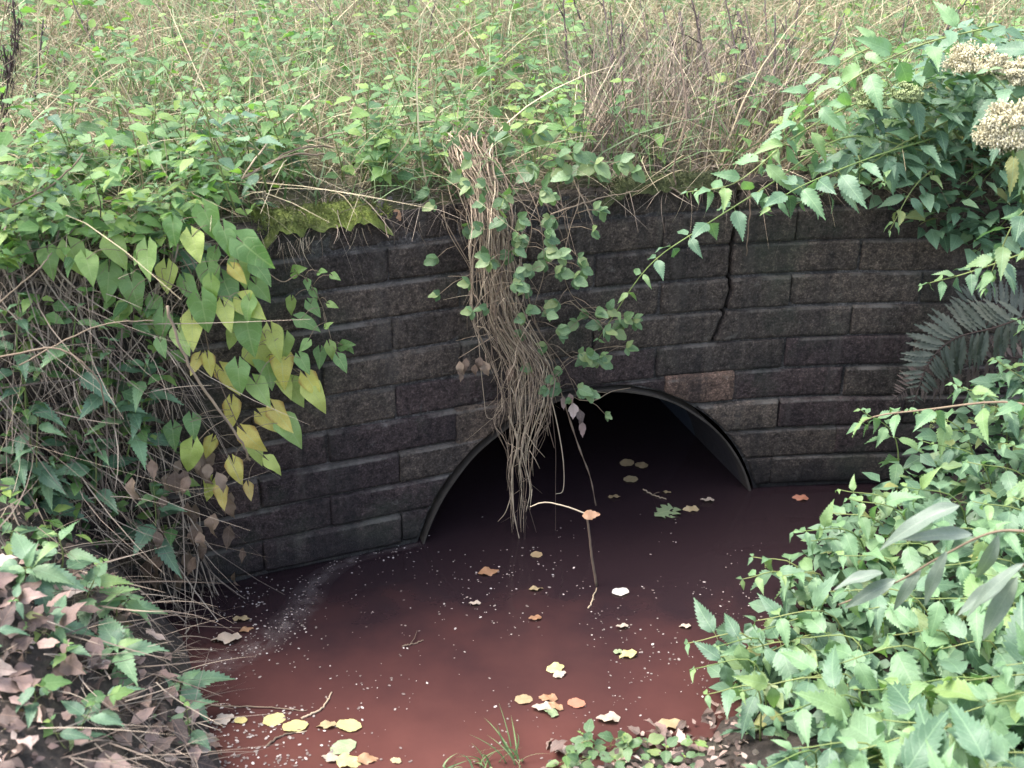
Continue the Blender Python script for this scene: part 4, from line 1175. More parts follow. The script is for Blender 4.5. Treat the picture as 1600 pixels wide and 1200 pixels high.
# ------------------------------------------------------------------ floating leaves, twigs and flecks
def oak_mesh(mat):
    vs_, uv = [], []
    n_ = 16
    for i in range(n_ + 1):
        t = i / n_
        w = (0.10 + 0.28 * math.sin(math.pi * min(1, t * 0.95 + 0.02))) * (1 + 0.42 * math.sin(t * 2 * math.pi * 4 - 1.2)) if 0 < i < n_ else 0.015
        for x in (-w, -w * 0.5, 0, w * 0.5, w):
            vs_.append((x, t + abs(x) * 0.25, 0.05 * math.sin(t * 6 + x * 9)))
            uv.append((0.5 + x, t))
    fs = [(i * 5 + k, i * 5 + k + 1, i * 5 + k + 6, i * 5 + k + 5) for i in range(n_) for k in range(4)]
    return np_mesh('floating_leaf', np.array(vs_), np.array(fs), mat, True, np.array(uv))
FL = {}
def flat(kind, mat):
    k = (kind, mat, R.randint(0, 2))
    if k not in FL:
        if kind == 'oak': FL[k] = oak_mesh(M[mat])
        elif kind == 'oval': FL[k] = leaf_mesh('floating_leaf', p_round, 12, M[mat], R.uniform(0.34, 0.42), 0.015, R.uniform(0.0, 0.08), R.uniform(-0.04, 0.06), 0, 0.03, R.uniform(-0.1, 0.1), 0.3, R.random() * 6)
        else: FL[k] = leaf_mesh('floating_leaf', p_ovate, 10, M[mat], R.uniform(0.26, 0.36), 0.06, R.uniform(0.0, 0.4), R.uniform(-0.25, 0.15), 0.03, 0.08, R.uniform(-0.5, 0.5), 0.5, R.random() * 6, 0.06)
    return FL[k]
fl = [(1040, 801, 'oak', 'f_green', 42, 'lobed pale green oak leaf floating by the pipe mouth'), (1079, 797, 'crum', 'f_tan', 24, 'curled tan leaf floating right beside the oak leaf'), (1105, 784, 'crum', 'f_pale', 22, 'pale brown leaf floating nearest the far wall foot'),
      (765, 895, 'crum', 'f_orange', 34, 'narrow orange leaf floating alone left of the reed'), (969, 926, 'oval', 'f_white', 26, 'whitish oval leaf floating right of the reed foot'), (836, 968, 'crum', 'f_orange', 20, 'small orange leaf floating alone in mid water'), (972, 981, 'crum', 'f_pale', 20, 'small pale triangular leaf floating in mid water'),
      (980, 1024, 'crum', 'f_yellow', 30, 'yellow green crumpled leaf with a small stalk afloat'), (968, 1020, 'crum', 'f_green', 18, 'tiny grey green leaf stuck to the crumpled yellow one'), (868, 1046, 'crum', 'f_yellow', 28, 'pale yellow curled leaf afloat in mid water'), (874, 1056, 'crum', 'f_pale', 20, 'pale scrap touching the curled yellow leaf'),
      (742, 945, 'crum', 'f_pale', 18, 'pale curled scrap afloat below the orange leaf'), (838, 921, 'crum', 'f_tan', 22, 'grey tan sliver floating left of the reed foot'), (838, 868, 'oval', 'f_tan', 18, 'small tan ring like leaf below the straw bundle'), (818, 1094, 'oval', 'f_tan', 27, 'tan oval leaf left of the orange cluster'),
      (855, 1092, 'crum', 'f_orange', 30, 'orange leaf standing up in the floating cluster'), (848, 1108, 'crum', 'f_pale', 32, 'pale leaf in the floating cluster'), (868, 1106, 'crum', 'f_orange', 24, 'orange tan leaf at the right of the floating cluster'), (860, 1116, 'crum', 'f_green', 24, 'grey green leaf at the bottom of the floating cluster'),
      (901, 1100, 'oval', 'f_red', 27, 'reddish oval leaf right of the orange cluster'), (950, 1125, 'crum', 'f_pale', 36, 'pinkish crumpled leaf near the lower bank'), (1070, 980, 'crum', 'f_pale', 18, 'small pink leaf near the nettle tips'), (1050, 1135, 'crum', 'f_tan', 42, 'tan dead leaf at the bank edge under the nettles'),
      (428, 1126, 'oval', 'f_yellow', 34, 'first round yellow leaf in the floating row'), (462, 1136, 'oval', 'f_yellow', 38, 'yellow round leaf second in the floating row'), (508, 1134, 'crum', 'f_tan', 34, 'tan wrinkled leaf third in the floating row'), (546, 1135, 'oval', 'f_yellow', 38, 'pale yellow oval leaf ending the floating row'),
      (537, 1168, 'oval', 'f_green', 40, 'green oval leaf below the floating row'), (515, 1186, 'crum', 'f_pale', 26, 'pale stalked leaf below the green oval one'), (545, 1192, 'crum', 'f_yellow', 40, 'golden leaf lowest below the floating row'), (574, 1188, 'crum', 'f_orange', 36, 'orange leaf lowest below the floating row'), (618, 1190, 'crum', 'f_tan', 18, 'small tan leaf alone near the bottom'),
      (376, 1127, 'oval', 'f_yellow', 20, 'small yellow leaf next to the litter bank'), (350, 1127, 'crum', 'f_pale', 30, 'pink leaf next to the litter bank'), (353, 1000, 'crum', 'f_pale', 44, 'pinkish leaf afloat under the overhanging twigs'), (386, 985, 'crum', 'f_orange', 22, 'orange scrap afloat under the overhanging twigs'), (378, 969, 'crum', 'f_tan', 26, 'tan scrap afloat under the overhanging twigs'),
      (918, 801, None, 'f_orange', 0, ''), (1250, 780, 'crum', 'f_red', 24, 'red brown leaf afloat against the wall foot'), (980, 724, 'oval', 'f_tan', 22, 'dim leaf afloat deepest inside the pipe'), (1002, 728, 'oval', 'f_tan', 20, 'dim leaf afloat beside the deepest one in the pipe'), (985, 750, 'oval', 'f_tan', 22, 'dim round leaf afloat just inside the pipe'), (960, 778, 'crum', 'f_tan', 18, 'dim sliver afloat at the pipe mouth'), (1040, 770, 'crum', 'f_tan', 16, 'tiny tan leaf at the end of the floating twig')]
for px, py, kind, mat, L, lab in fl:
    if kind is None: continue
    p = on_z(px, py, 0.0)
    zc = p.y * math.cos(TH) + CAMZ * math.sin(TH)
    s = L * zc / FPX * 1.08
    a = R.uniform(-0.5, 0.5) + R.choice([1.57, -1.57])
    if kind == 'oak': a = -0.9
    d = V((-math.sin(a), math.cos(a), 0))
    o = link('floating_leaf', flat(kind, mat), None, basis(p - d * s * 0.5 + UP * 0.0035, d, UP + rv(0.06), s))
    tag(o, lab, 'leaf', 'leaves floating on the stream')
o = link('stuck_leaf', R.choice(LV['dead']), None, basis(at(910, 806, rp.y - 0.01), V((1, -0.2, 0.25)), V((0, -0.7, 0.7)), 0.05))
o.data = flat('crum', 'f_orange'); tag(o, 'orange dead leaf caught on the bend of the reed', 'leaf')
for pth, r_, lab in ((((470, 1122), (500, 1108), (520, 1080)), 0.003, 'pale twig afloat above the row of yellow leaves'), (((628, 1010), (645, 1006), (662, 1000)), 0.0022, 'short pale twig afloat in mid water'), (((1005, 765), (1025, 775), (1042, 780)), 0.0025, 'dark twig afloat at the pipe mouth'), (((330, 1102), (420, 1106), (480, 1110)), 0.002, 'long straight straw afloat beside the litter bank'), (((920, 950), (932, 920)), 0.0025, 'thin straw afloat at the reed foot'), (((415, 1165), (440, 1150), (470, 1140)), 0.003, 'thin dark twig afloat below the first yellow leaf')):
    stalk([on_z(a, b, 0.003) for a, b in pth], r_, r_ * 0.6, lab, mat='hangstem', name='floating_twig', cat='twig', twigs=1)

def flecks():
    vs_, fs = [], []
    def disc(x, y, r, st=1.0, a=0.0):
        k = len(vs_)
        for j in range(6):
            t = j * math.pi / 3
            u, v = math.cos(t) * r * st, math.sin(t) * r
            vs_.append((x + u * math.cos(a) - v * math.sin(a), y + u * math.sin(a) + v * math.cos(a), 0.0022))
        fs.append(tuple(range(k, k + 6)))
    for k in range(3400):
        px, py = R.uniform(330, 1230), 1200 - 400 * R.random() ** 0.8
        p = on_z(px, py)
        dn = 0.32 + 1.3 * noise.noise(V((p.x * 4.5, p.y * 4.5, 1))) + 0.8 * noise.noise(V((p.x * 14, p.y * 14, 2)))
        dn *= interp(py, [800, 860, 930, 1050, 1200], [0.25, 0.6, 1.0, 0.9, 0.5])
        if R.random() > dn * 0.85: continue
        l, r_ = lo_edges(p.y)
        if p.x < l or p.x > r_: continue
        disc(p.x, p.y, min(0.0038, 0.0009 + abs(R.gauss(0, 0.0010))), R.uniform(1, 1.8), R.uniform(0, 3))
    # scum line along the wall foot that swings away into the current
    arc = spline([on_z(*q) for q in ((655, 852), (560, 872), (500, 905), (470, 950), (430, 990), (370, 1025), (320, 1050))], 300)
    for p in arc[::2]:
        for _ in range(1):
            q = p + V((R.gauss(0, 0.022), R.gauss(0, 0.022), 0))
            disc(q.x, q.y, R.uniform(0.0008, 0.0024), R.uniform(1, 2), R.uniform(0, 3))
    for k in range(170):
        p = on_z(R.uniform(330, 480), R.uniform(880, 1020))
        if p.y < wallY(p.x) - 0.02: disc(p.x, p.y, R.uniform(0.001, 0.003), R.uniform(1, 2), R.uniform(0, 3))
    for k in range(260):
        p = on_z(R.gauss(400, 70), R.uniform(1100, 1200))
        disc(p.x, p.y, R.uniform(0.001, 0.0038), R.uniform(1, 2), R.uniform(0, 3))
    me = bpy.data.meshes.new('floating_debris')
    me.from_pydata(vs_, [], fs); me.materials.append(M['fleck'])
    tag(link('floating_debris', me), kind='stuff')
flecks()
def foam():
    m, nt, out = new_mat('scum_film')
    g = NT(nt)
    tc = g.n('NewGeometry').outputs['Position']
    uv = g.n('TexCoord').outputs['UV']
    sx = g.n('SeparateXYZ'); g.l(uv, sx.inputs[0])
    e = g.math('MULTIPLY', g.math('SUBTRACT', 1.0, g.math('ABSOLUTE', g.math('SUBTRACT', g.math('MULTIPLY', sx.outputs[0], 2.0), 1.0))), 1.0)
    a = g.math('MULTIPLY', g.ramp(g.noise(tc, 22, 6, 0.7), [(0.38, 0.0), (0.8, 0.36)]), e)
    p = g.n('BsdfPrincipled'); p.inputs['Base Color'].default_value = (0.36, 0.30, 0.28, 1); p.inputs['Roughness'].default_value = 0.6
    g.l(a, p.inputs['Alpha'])
    g.l(p.outputs[0], out.inputs[0])
    arc = spline([on_z(*q) for q in ((658, 851), (560, 872), (500, 905), (470, 950), (430, 990), (370, 1025), (310, 1055))], 80)
    vs_, fs, uvs = [], [], []
    for i, p_ in enumerate(arc):
        t = (arc[min(i + 1, 79)] - arc[max(i - 1, 0)]).normalized()
        nn = V((-t.y, t.x, 0))
        w = 0.012 + 0.045 * min(1, i / 35)
        for j in range(5):
            q = p_ + nn * w * (j / 2 - 1)
            vs_.append((q.x, q.y, 0.0012)); uvs.append((j / 4, i / 79))
    for i in range(79):
        for j in range(4):
            a_ = i * 5 + j
            fs.append((a_, a_ + 1, a_ + 6, a_ + 5))
    me = np_mesh('foam_scum', np.array(vs_), np.array(fs), m, True, np.array(uvs))
    tag(link('foam_scum', me), kind='stuff')
foam()

# ------------------------------------------------------------------ dead leaves on the banks
rows, rows2 = [], []
def dead_leaf(px, py, Y, s, label, group, key='dead', lift=0.0):
    p = at(px, py, Y)
    p.z = max(bank_z(p.x, p.y), 0.0) + 0.012 + lift
    o = tag(link('dead_leaf', R.choice(LV[key]), None, basis(p, V((R.uniform(-1, 1), R.uniform(-1, 1), R.uniform(-0.5, 0.2))), V((0, -0.35, 1)) + rv(0.6), s)), label, 'leaf', group)
    x_, y_ = px_of(p)
    if 'low bank' in label:
        ph = 'by three nettles' if y_ < 940 else 'at the nettles' if y_ < 1000 else 'beside the lone nettle' if y_ < 1060 else 'under the lone nettle' if y_ < 1110 else 'by the yellow row' if y_ < 1150 else 'along the lowest edge'
        rows.append((o, x_, ('small ' if s < 0.052 else 'large '), ph))
    else:
        rows2.append((o, x_, 'touching the water' if y_ < 1140 else 'among the seedlings' if y_ < 1170 else 'below the seedlings'))
k = 0
while k < 130:
    px, py = R.uniform(-20, 340), R.uniform(880, 1215)
    if px > interp(py, [880, 1000, 1060, 1200], [150, 240, 270, 350]): continue
    dead_leaf(px, py, bank_hit(px, py), R.uniform(0.035, 0.072), 'curled pinkish brown dead leaf in the litter on the low bank', 'dead leaves in the litter bank', lift=R.uniform(0, 0.035))
    k += 1
k = 0
while k < 34:
    px, py = R.uniform(860, 1200), R.uniform(1110, 1215)
    if py < interp(px, [860, 1000, 1100, 1330], [1165, 1150, 1115, 1100]): continue
    dead_leaf(px, py, bank_hit(px, py), R.uniform(0.03, 0.06), 'dead leaf in the strip of litter below the water, under the nettles', 'dead leaves in the front litter strip', lift=R.uniform(0, 0.02))
    k += 1
for a_ in ('small ', 'large '):
    by_place([(r[0], r[1], r[3]) for r in rows if r[2] == a_], a_ + 'dead leaf on the litter bank %s, %s from the left')
by_place(rows2, 'dead leaf in the front litter strip %s, %s from the left')
rows = []
for k in range(40):
    px, py = R.gauss(300, 40), R.uniform(700, 900)
    o = tag(link('withered_leaf', R.choice(LV['dead_dark']), None, basis(on_wall(px, py, R.uniform(0.05, 0.2)), V((R.uniform(-0.4, 0.4), -0.3, -1)), V((0, -1, 0.3)) + rv(0.7), R.uniform(0.04, 0.07))), 'withered brown leaf hanging in the stems beside the hollow', 'leaf', 'withered leaves hanging by the hollow')
    rows.append((o, px, 'hanging just below the yellow bindweed' if py < 760 else 'hanging beside the hollow' if py < 830 else 'hanging close above the water'))
by_place(rows, 'withered leaf %s, %s from the left')

# ------------------------------------------------------------------ grass and other growth nobody could count
def ribbons(name, P0, D, L, bend, w, segs, mat):
    N = len(P0)
    D = D / np.linalg.norm(D, axis=1)[:, None]
    side = np.cross(D, NR.normal(size=(N, 3)))
    side /= np.linalg.norm(side, axis=1)[:, None]
    t = np.linspace(0, 1, segs + 1)
    P = P0[:, None] + D[:, None] * (L[:, None] * t)[..., None] + bend[:, None] * (L[:, None] * t ** 2)[..., None]
    ww = (w[:, None] * (1 - 0.85 * t ** 1.6))[..., None] * side[:, None]
    vs_ = np.stack([P - ww, P + ww], 2).reshape(N, -1, 3)
    k = (segs + 1) * 2
    f = np.array([(2 * i, 2 * i + 1, 2 * i + 3, 2 * i + 2) for i in range(segs)])
    fs = (np.arange(N)[:, None, None] * k + f[None]).reshape(-1, 4)
    return tag(link(name, np_mesh(name, vs_.reshape(-1, 3), fs, mat)), kind='stuff')
def mead_scatter(N, ymax, near=0.0, power=1.0):
    out = []
    while len(out) < N:
        y = 2.6 + (ymax - 2.6) * R.random() ** power
        x = R.uniform(-1, 1) * (0.46 * y + 0.25)
        if y < wallY(x) + 0.03 + near: continue
        out.append((x, y, mead_z(x, y) - 0.01))
    return np.array(out)
def mead_grass():
    P = mead_scatter(15000, 8.0)
    N = len(P)
    # clumps decide where it grows tall and green
    cl_ = np.array([noise.noise(V((x * 1.9, y * 1.9, 11))) for x, y, z in P])
    keep = NR.random(N) < np.clip(0.6 + cl_, 0.15, 1)
    P = P[keep]; N = len(P)
    D = np.c_[NR.normal(0, 0.35, N), NR.normal(-0.1, 0.35, N), np.ones(N)]
    ribbons('meadow_grass', P, D, NR.uniform(0.10, 0.42, N), np.c_[NR.normal(0, 0.4, N), NR.normal(-0.15, 0.4, N), NR.uniform(-0.7, 0.0, N)], NR.uniform(0.0012, 0.0036, N), 4, M['grass'])
    P = mead_scatter(27000, 8.0)
    N = len(P)
    cl_ = np.array([noise.noise(V((x * 1.3, y * 1.3, 21))) + (0.45 if 0.25 < x / y < 0.0 else 0) + (0.5 if (x / y < -0.22 and y > 4) or (0.1 < x / y < 0.28) else 0) for x, y, z in P])
    P = P[NR.random(N) < np.clip(0.5 + cl_, 0.1, 1)]; N = len(P)
    D = np.c_[NR.normal(0, 0.6, N), NR.normal(-0.1, 0.6, N), np.ones(N)]
    ribbons('dry_grass', P, D, NR.uniform(0.12, 0.46, N), np.c_[NR.normal(0, 0.5, N), NR.normal(-0.1, 0.5, N), NR.uniform(-0.9, 0.0, N)], NR.uniform(0.0010, 0.0026, N), 5, M['straw'])
    P = mead_scatter(600, 7.0)
    N = len(P)
    ribbons('tall_straw', P, np.c_[NR.normal(0, 0.4, N), NR.normal(-0.05, 0.3, N), np.ones(N)], NR.uniform(0.3, 0.75, N), np.c_[NR.normal(0, 0.3, N), NR.normal(0, 0.2, N), NR.uniform(-0.3, 0.0, N)], NR.uniform(0.0014, 0.0028, N), 6, M['straw'])
mead_grass()

def leaf_mass(name, P, size, mat, tilt=0.6, kind='weed'):
    """many small leaves, joined: template of one leaf, copied to each point"""
    T = [(0, 0, 0), (-0.3, 0.3, 0.06), (0, 0.35, 0), (0.3, 0.3, 0.06), (-0.2, 0.65, 0.0), (0, 0.68, -0.05), (0.2, 0.65, 0.0), (0, 1, -0.16)]
    F = [(0, 2, 1, 1), (0, 3, 2, 2), (1, 2, 5, 4), (2, 3, 6, 5), (4, 5, 7, 7), (5, 6, 7, 7)]
    T = np.array(T, float)
    uvT = np.c_[T[:, 0] / 0.6 + 0.5, T[:, 1]]
    N = len(P)
    a = NR.uniform(0, 2 * np.pi, N)
    d = np.c_[np.cos(a), np.sin(a), NR.normal(-0.15, 0.3, N)]
    d /= np.linalg.norm(d, axis=1)[:, None]
    nn = np.c_[NR.normal(0, tilt * 0.6, N), NR.normal(-0.2, tilt * 0.6, N), np.ones(N)]
    x = np.cross(d, nn); x /= np.linalg.norm(x, axis=1)[:, None]
    z = np.cross(x, d)
    s = size if isinstance(size, np.ndarray) else NR.uniform(size[0], size[1], N)
    vs_ = P[:, None] + s[:, None, None] * (T[None, :, 0:1] * x[:, None] + T[None, :, 1:2] * d[:, None] + T[None, :, 2:3] * z[:, None])
    tri = np.array([(0, 2, 1), (0, 3, 2), (1, 2, 5), (1, 5, 4), (2, 3, 6), (2, 6, 5), (4, 5, 7), (5, 6, 7)])
    fs = (np.arange(N)[:, None, None] * 8 + tri[None]).reshape(-1, 3)
    return tag(link(name, np_mesh(name, vs_.reshape(-1, 3), fs, mat, True, np.tile(uvT, (N, 1)))), kind='stuff')
def growth():
    P = mead_scatter(16000, 8.5)
    N = len(P)
    cl_ = np.array([noise.noise(V((x * 2.2, y * 2.2, 31))) - (0.5 if 0.06 < x / y < 0.24 and y < 5.2 else 0) for x, y, z in P])
    keep = NR.random(N) < np.clip(0.38 + 1.3 * cl_, 0.02, 1)
    P = P[keep]; cl_ = cl_[keep]
    P[:, 2] += NR.uniform(0.02, 0.30, len(P)) * np.clip(0.7 + 1.3 * cl_, 0.3, 1.4)
    leaf_mass('meadow_foliage', P, (0.016, 0.052), M['weed'], 1.0)
    # under the right stand, filling it down to the soil
    Q = []
    while len(Q) < 1500:
        px, py = R.uniform(1080, 1660), R.uniform(560, 1230)
        if px < interp(py, bnd_x, bnd) + 30: continue
        p = at(px, py, depth_right(px, py) + R.uniform(0.10, 0.4))
        if p.z > max(bank_z(p.x, p.y), 0.0) and p.y < wallY(p.x) - 0.02: Q.append(p)
        elif R.random() < 0.02: Q.append(p)
    leaf_mass('nettle_undergrowth', np.array(Q), (0.04, 0.075), M['nettle'])
    # top right thicket behind the flowers
    Q = []
    while len(Q) < 1500:
        px, py = R.uniform(1300, 1650), R.uniform(40, 400)
        if px < interp(py, [40, 150, 250, 330, 400], [1480, 1400, 1290, 1380, 1540]): continue
        p = at(px, py, R.uniform(3.3, 3.9))
        if p.y > wallY(p.x) or p.z < 1.0: p = p if p.z > 0.8 else None
        if p is not None: Q.append(p)
    leaf_mass('thicket_foliage', np.array(Q), (0.04, 0.08), M['nettle'])
    # left bank tops
    Q = []
    while len(Q) < 1500:
        px, py = R.uniform(-30, 400), 410 - abs(R.gauss(0, 95))
        if px > 300 and py > 330 or noise.noise(V((px * 0.02, py * 0.03, 3))) < -0.1: continue
        x = at(px, py, 3.0).x
        p = at(px, py, wallY(x) + R.uniform(-0.12, 0.4))
        Q.append(p)
    for k in range(520):
        px, py = R.uniform(-30, 300) - 20, R.uniform(400, 860)
        if noise.noise(V((px * 0.015, py * 0.015, 9))) > -0.12: Q.append(on_face(px, py, R.uniform(0.02, 0.12)))
    leaf_mass('bank_foliage', np.array(Q), (0.025, 0.06), M['weed'])
    # litter: small scraps of dead leaf over both banks
    Q = []
    while len(Q) < 900:
        left = R.random() < 0.75
        px, py = (R.uniform(-40, 350), R.uniform(760, 1230)) if left else (R.uniform(860, 1190), R.uniform(1125, 1230))
        if left and px > interp(py, [760, 880, 1000, 1060, 1200], [140, 170, 250, 285, 360]): continue
        if not left and py < interp(px, [860, 1000, 1100, 1330], [1170, 1155, 1120, 1100]): continue
        Y = bank_hit(px, py)
        p = at(px, py, Y); p.z += R.uniform(0.0, 0.02); Q.append(p)
    leaf_mass('leaf_litter', np.array(Q), (0.010, 0.032), M['dead'], 1.2)
growth()

def thicket():
    # dead stems hanging and tangled over the left bank and the wall's buried end
    P, D, L, Bn, w = [], [], [], [], []
    while len(P) < 1150:
        px, py = R.uniform(-40, 400), R.uniform(340, 960)
        if px > interp(py, [330, 420, 560, 700, 800, 900, 960], [300, 310, 300, 290, 310, 330, 300]) + R.gauss(0, 14): continue
        if py > 870 and px < 120: continue
        P.append(on_face(px, py, 0.01 + abs(R.gauss(0, 0.05))))
        down = R.random() < 0.72
        D.append((R.gauss(0, 0.3), R.gauss(-0.1, 0.2), -1) if down else (R.gauss(0.3, 1), R.gauss(-0.2, 0.5), R.gauss(0, 0.6)))
        L.append(R.uniform(0.08, 0.34) if px < 230 or down else R.uniform(0.05, 0.12)); Bn.append((R.gauss(0.05, 0.5), R.gauss(-0.1, 0.3), R.uniform(-0.4, 0.25))); w.append(R.uniform(0.0008, 0.0026))
    ribbons('dead_grass', np.array(P), np.array(D, float), np.array(L), np.array(Bn), np.array(w), 5, M['deadstem'])
    # twigs and straw at the water's edge
    P, D, L, Bn, w = [], [], [], [], []
    while len(P) < 330:
        px = R.gauss(205, 90); py = R.uniform(840, 1200)
        if px > interp(py, [840, 900, 1000, 1060, 1200], [350, 330, 290, 290, 330]): continue
        p = at(px, py, bank_hit(px, py) - R.uniform(0, 0.06)); P.append(p)
        D.append((R.gauss(0.5, 0.7), R.gauss(0.0, 0.6), R.gauss(-0.1, 0.4))); L.append(R.uniform(0.05, 0.19)); Bn.append((R.gauss(0.1, 0.5), R.gauss(0, 0.2), R.uniform(-0.4, 0.1))); w.append(R.uniform(0.0008, 0.002))
    ribbons('dead_straw', np.array(P), np.array(D, float), np.array(L), np.array(Bn), np.array(w), 5, M['deadstem'])
    # brown standing stems in the gap behind the crack and straw thatch along the wall's lip
    P, D, L, Bn, w = [], [], [], [], []
    while len(P) < 1500:
        px, py = R.uniform(900, 1270), R.uniform(90, 275)
        x = at(px, py, 3.7).x
        y = wallY(x) + 0.08 + abs(R.gauss(0, 0.45)); P.append((x, y, mead_z(x, y)))
        D.append((R.gauss(0, 0.35), R.gauss(0, 0.3), 1)); L.append(R.uniform(0.12, 0.45)); Bn.append((R.gauss(0, 0.25), R.gauss(0, 0.2), R.uniform(-0.3, 0))); w.append(R.uniform(0.0009, 0.0022))
    ribbons('brown_stems', np.array(P), np.array(D, float), np.array(L), np.array(Bn), np.array(w), 5, M['deadstem'])
    P, D, L, Bn, w = [], [], [], [], []
    while len(P) < 2600:
        x = R.uniform(-1.2, 1.7); y = wallY(x) + R.uniform(0.005, 0.3)
        P.append((x, y, mead_z(x, y) + 0.005))
        D.append((R.gauss(0, 1), R.gauss(-0.4, 0.6), R.gauss(0.25, 0.3))); L.append(R.uniform(0.04, 0.18)); Bn.append((R.gauss(0, 0.3), R.gauss(-0.1, 0.2), R.uniform(-0.9, -0.1))); w.append(R.uniform(0.0006, 0.0016))
    ribbons('straw_thatch', np.array(P), np.array(D, float), np.array(L), np.array(Bn), np.array(w), 4, M['deadstem'])
    # rootlets hanging from the moss on the wall's near end
    P, D, L, Bn, w = [], [], [], [], []
    for k in range(60):
        px = R.gauss(450, 25) if k < 34 else R.uniform(520, 1130)
        p = on_wall(px, interp(px, [400, 470, 600, 730, 900, 1130], [392, 372, 350, 342, 318, 290]), 0.012)
        P.append(p); D.append((R.gauss(0, 0.2), -0.25, -1)); L.append(R.uniform(0.02, 0.10)); Bn.append((R.gauss(0, 0.3), 0.1, 0)); w.append(R.uniform(0.0006, 0.0012))
    ribbons('hanging_roots', np.array(P), np.array(D, float), np.array(L), np.array(Bn), np.array(w), 4, M['hangstem'])
thicket()

# ------------------------------------------------------------------ moss, wood, small plants at the bottom
def moss(px0, px1, label, depth, N, mat='moss'):
    s0, s1 = s_px(px0, 350), s_px(px1, 320)
    mb = MB()
    ns, nd = 40, 8
    vs_, fs = [], []
    for i in range(ns + 1):
        s = s0 + (s1 - s0) * i / ns
        e = min(1, min(i, ns - i) / 6)
        for j in range(nd + 1):
            t = j / nd
            off = 0.022 - depth * t
            z = WALL_TOP - 0.02 + (0.02 + 0.03 * math.sin(math.pi * min(1, t * 1.2)) * e + 0.012 * noise.noise(V((s * 25, t * 6, 1))) + 0.008 * noise.noise(V((s * 70, t * 20, 1)))) * (0.4 + 0.6 * e)
            z -= 0.03 * (1 - e) + 0.008 * max(0, noise.noise(V((s * 18, t * 3, 17))))
            if j == 0: z -= 0.014 + 0.022 * noise.noise(V((s * 40, 0, 7)))
            vs_.append(W(s, z, off))
    for i in range(ns):
        for j in range(nd):
            a = i * (nd + 1) + j
            fs.append((a, a + nd + 1, a + nd + 2, a + 1))
    mb.add(vs_, fs)
    tag(link('moss_cushion', mb.mesh('moss_cushion', M[mat])), label, 'moss')
    P = []
    for k in range(N):
        s = s0 + (s1 - s0) * R.random(); t = R.random()
        p = W(s, 0, 0.024 - depth * t); P.append((p.x, p.y, WALL_TOP + 0.0 + 0.025 * math.sin(math.pi * min(1, t * 1.2)) + R.uniform(-0.01, 0.005)))
    P = np.array(P); N = len(P)
    ribbons('moss_shoots', P, np.c_[NR.normal(0, 0.5, N), NR.normal(-0.4, 0.5, N), np.ones(N)], NR.uniform(0.008, 0.028, N), np.c_[NR.normal(0, 0.3, N), NR.normal(-0.2, 0.3, N), NR.uniform(-0.6, 0, N)], NR.uniform(0.0008, 0.0016, N), 2, M[mat])
moss(400, 610, 'bright green moss cushion on the wall top beside the bindweed', 0.18, 3600)
moss(935, 1140, 'thin olive moss strip on the wall top left of the crack', 0.07, 1200, 'moss_dull')
stalk([on_wall(575, 350, -0.01) + UP * 0.02, on_wall(600, 330, -0.05) + UP * 0.02, on_wall(640, 318, -0.1) + UP * 0.02], 0.014, 0.008, 'grey rotten wood piece lying on the wall top by the moss', mat='wood', name='rotten_branch', cat='branch', prof=lambda f: 0.6 + 0.5 * math.sin(f * 3.1))
tag(link('dead_leaf', flat('crum', 'f_orange'), None, basis(on_wall(618, 338, -0.02) + UP * 0.02, V((0.3, -0.3, -0.6)), V((0, -1, 0.4)), 0.035)), 'peach coloured dead leaf beside the rotten wood', 'leaf')
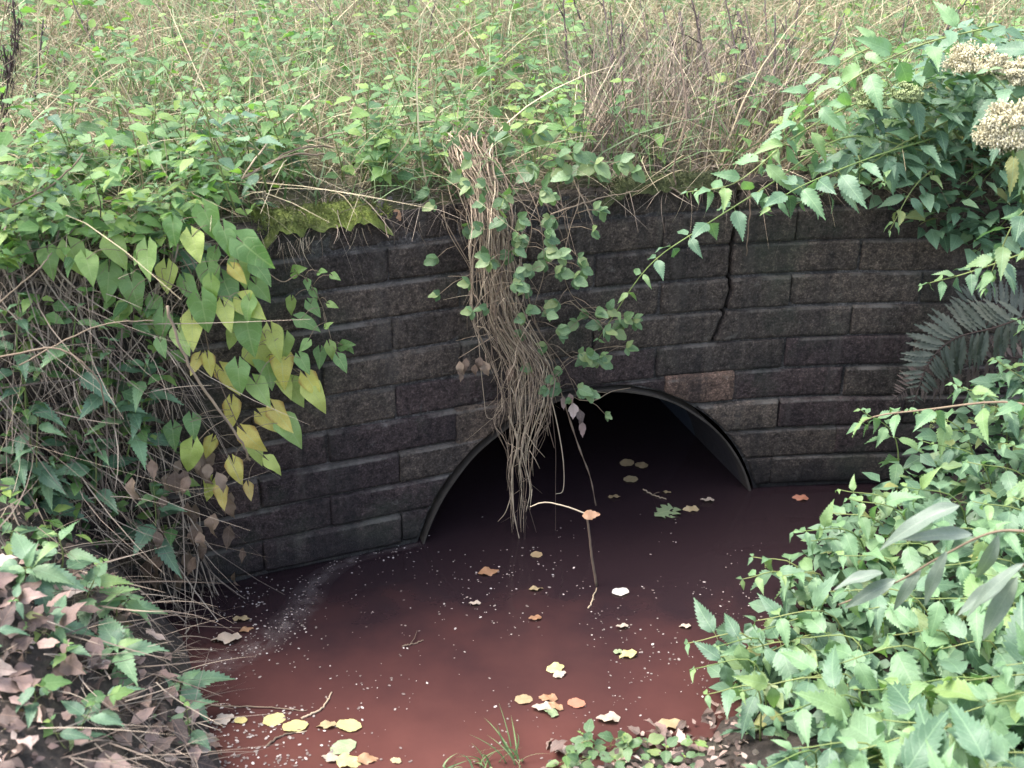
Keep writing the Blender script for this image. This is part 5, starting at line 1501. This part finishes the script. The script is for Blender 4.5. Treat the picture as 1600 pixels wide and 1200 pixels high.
def tuft(px, py, nb, h, label):
    p = at(px, py, bank_hit(px, py)); p.z = max(p.z, bank_z(p.x, p.y))
    root = thing('grass_tuft', p, label, 'grass')
    for k in range(nb):
        mb = MB()
        d = V((R.gauss(0, 0.5), R.gauss(0, 0.35), 1)).normalized(); b = V((R.gauss(0, 0.4), R.gauss(0, 0.3), -R.uniform(0.1, 0.9)))
        L = h * R.uniform(0.5, 1.1); w = R.uniform(0.0016, 0.003)
        sd_ = d.cross(rv()).normalized()
        vs_ = []
        for i in range(7):
            t = i / 6
            q = rv(0.0) + V((R.uniform(-1, 1) * 0.0, 0, 0)) + d * L * t + b * L * t * t
            ww = w * (1 - t ** 2 * 0.95)
            vs_ += [q - sd_ * ww, q + sd_.cross(d) * ww * 0.4, q + sd_ * ww]
        fs = []
        for i in range(6):
            a = i * 3
            fs += [(a, a + 1, a + 4, a + 3), (a + 1, a + 2, a + 5, a + 4)]
        mb.add(vs_, fs)
        link('blade', mb.mesh('blade', M['grass']), root, Matrix.Translation(p + V((R.gauss(0, 0.015), R.gauss(0, 0.015), 0))))
tuft(750, 1195, 12, 0.12, 'thin grass tuft at the near water edge, with the tallest upright blades')
tuft(800, 1190, 14, 0.13, 'spreading grass tuft at the near water edge beside the litter strip')
tuft(700, 1205, 6, 0.05, 'tiny grass tuft lowest at the near water edge')
tuft(120, 560, 16, 0.3, 'long green grass blades in the dead stem thicket')
tuft(520, 330, 18, 0.12, 'grass tuft growing behind the moss cushion')
rows = []
for px, py in ((880, 1185), (905, 1165), (930, 1175), (955, 1160), (985, 1170), (1010, 1165), (1040, 1175), (1090, 1165), (900, 1195), (960, 1195), (1020, 1195), (1070, 1190), (920, 1155)):
    p = at(px, py + 12, bank_hit(px, py + 12))
    o = nettle([p - UP * 0.01, p + V((0, 0, 0.025)), p + V((R.uniform(-0.03, 0.03), -0.01, 0.05))], R.uniform(0.03, 0.045), 3, 'little seedling with small green leaves at the near water edge', 'seedling', 'seedlings at the near water edge', name='seedling', leaves='vine', tip='weed', r=0.001, t0=0.3, upbias=1.4)
    rows.append((o, px, 'in the front row' if py > 1190 else 'in the back row'))
by_place(rows, 'little seedling at the near water edge %s, %s from the left')
for q, lab in ((((20, 0, 3.2), (24, 60, 3.2), (14, 120, 3.2)), 'drooping dark seed head at the corner above the dry grass'), (((5, 70, 3.1), (12, 130, 3.1), (0, 200, 3.1)), 'lower dark seed head hanging beside the dry grass')):
    P = spline([at(*a) for a in q], 16)
    root = thing('seed_head', P[0], lab, 'seed head')
    mb = MB(); mb.tube([p - P[0] for p in P], 0.003, 0.002, 4)
    link('stem', mb.mesh('stem', M['darkstalk']), root, Matrix.Translation(P[0]))
    hd = MB()
    for k in range(90):
        c = R.choice(P) - P[0] + rv(0.014)
        d = V((R.uniform(-0.4, 0.4), R.uniform(-0.4, 0.4), -1)) * R.uniform(0.01, 0.03)
        hd.tube([c, c + d * 0.5 + rv(0.003), c + d], 0.0018, 0.0007, 3)
    link('seeds', hd.mesh('seeds', M['darkstalk']), root, Matrix.Translation(P[0]))
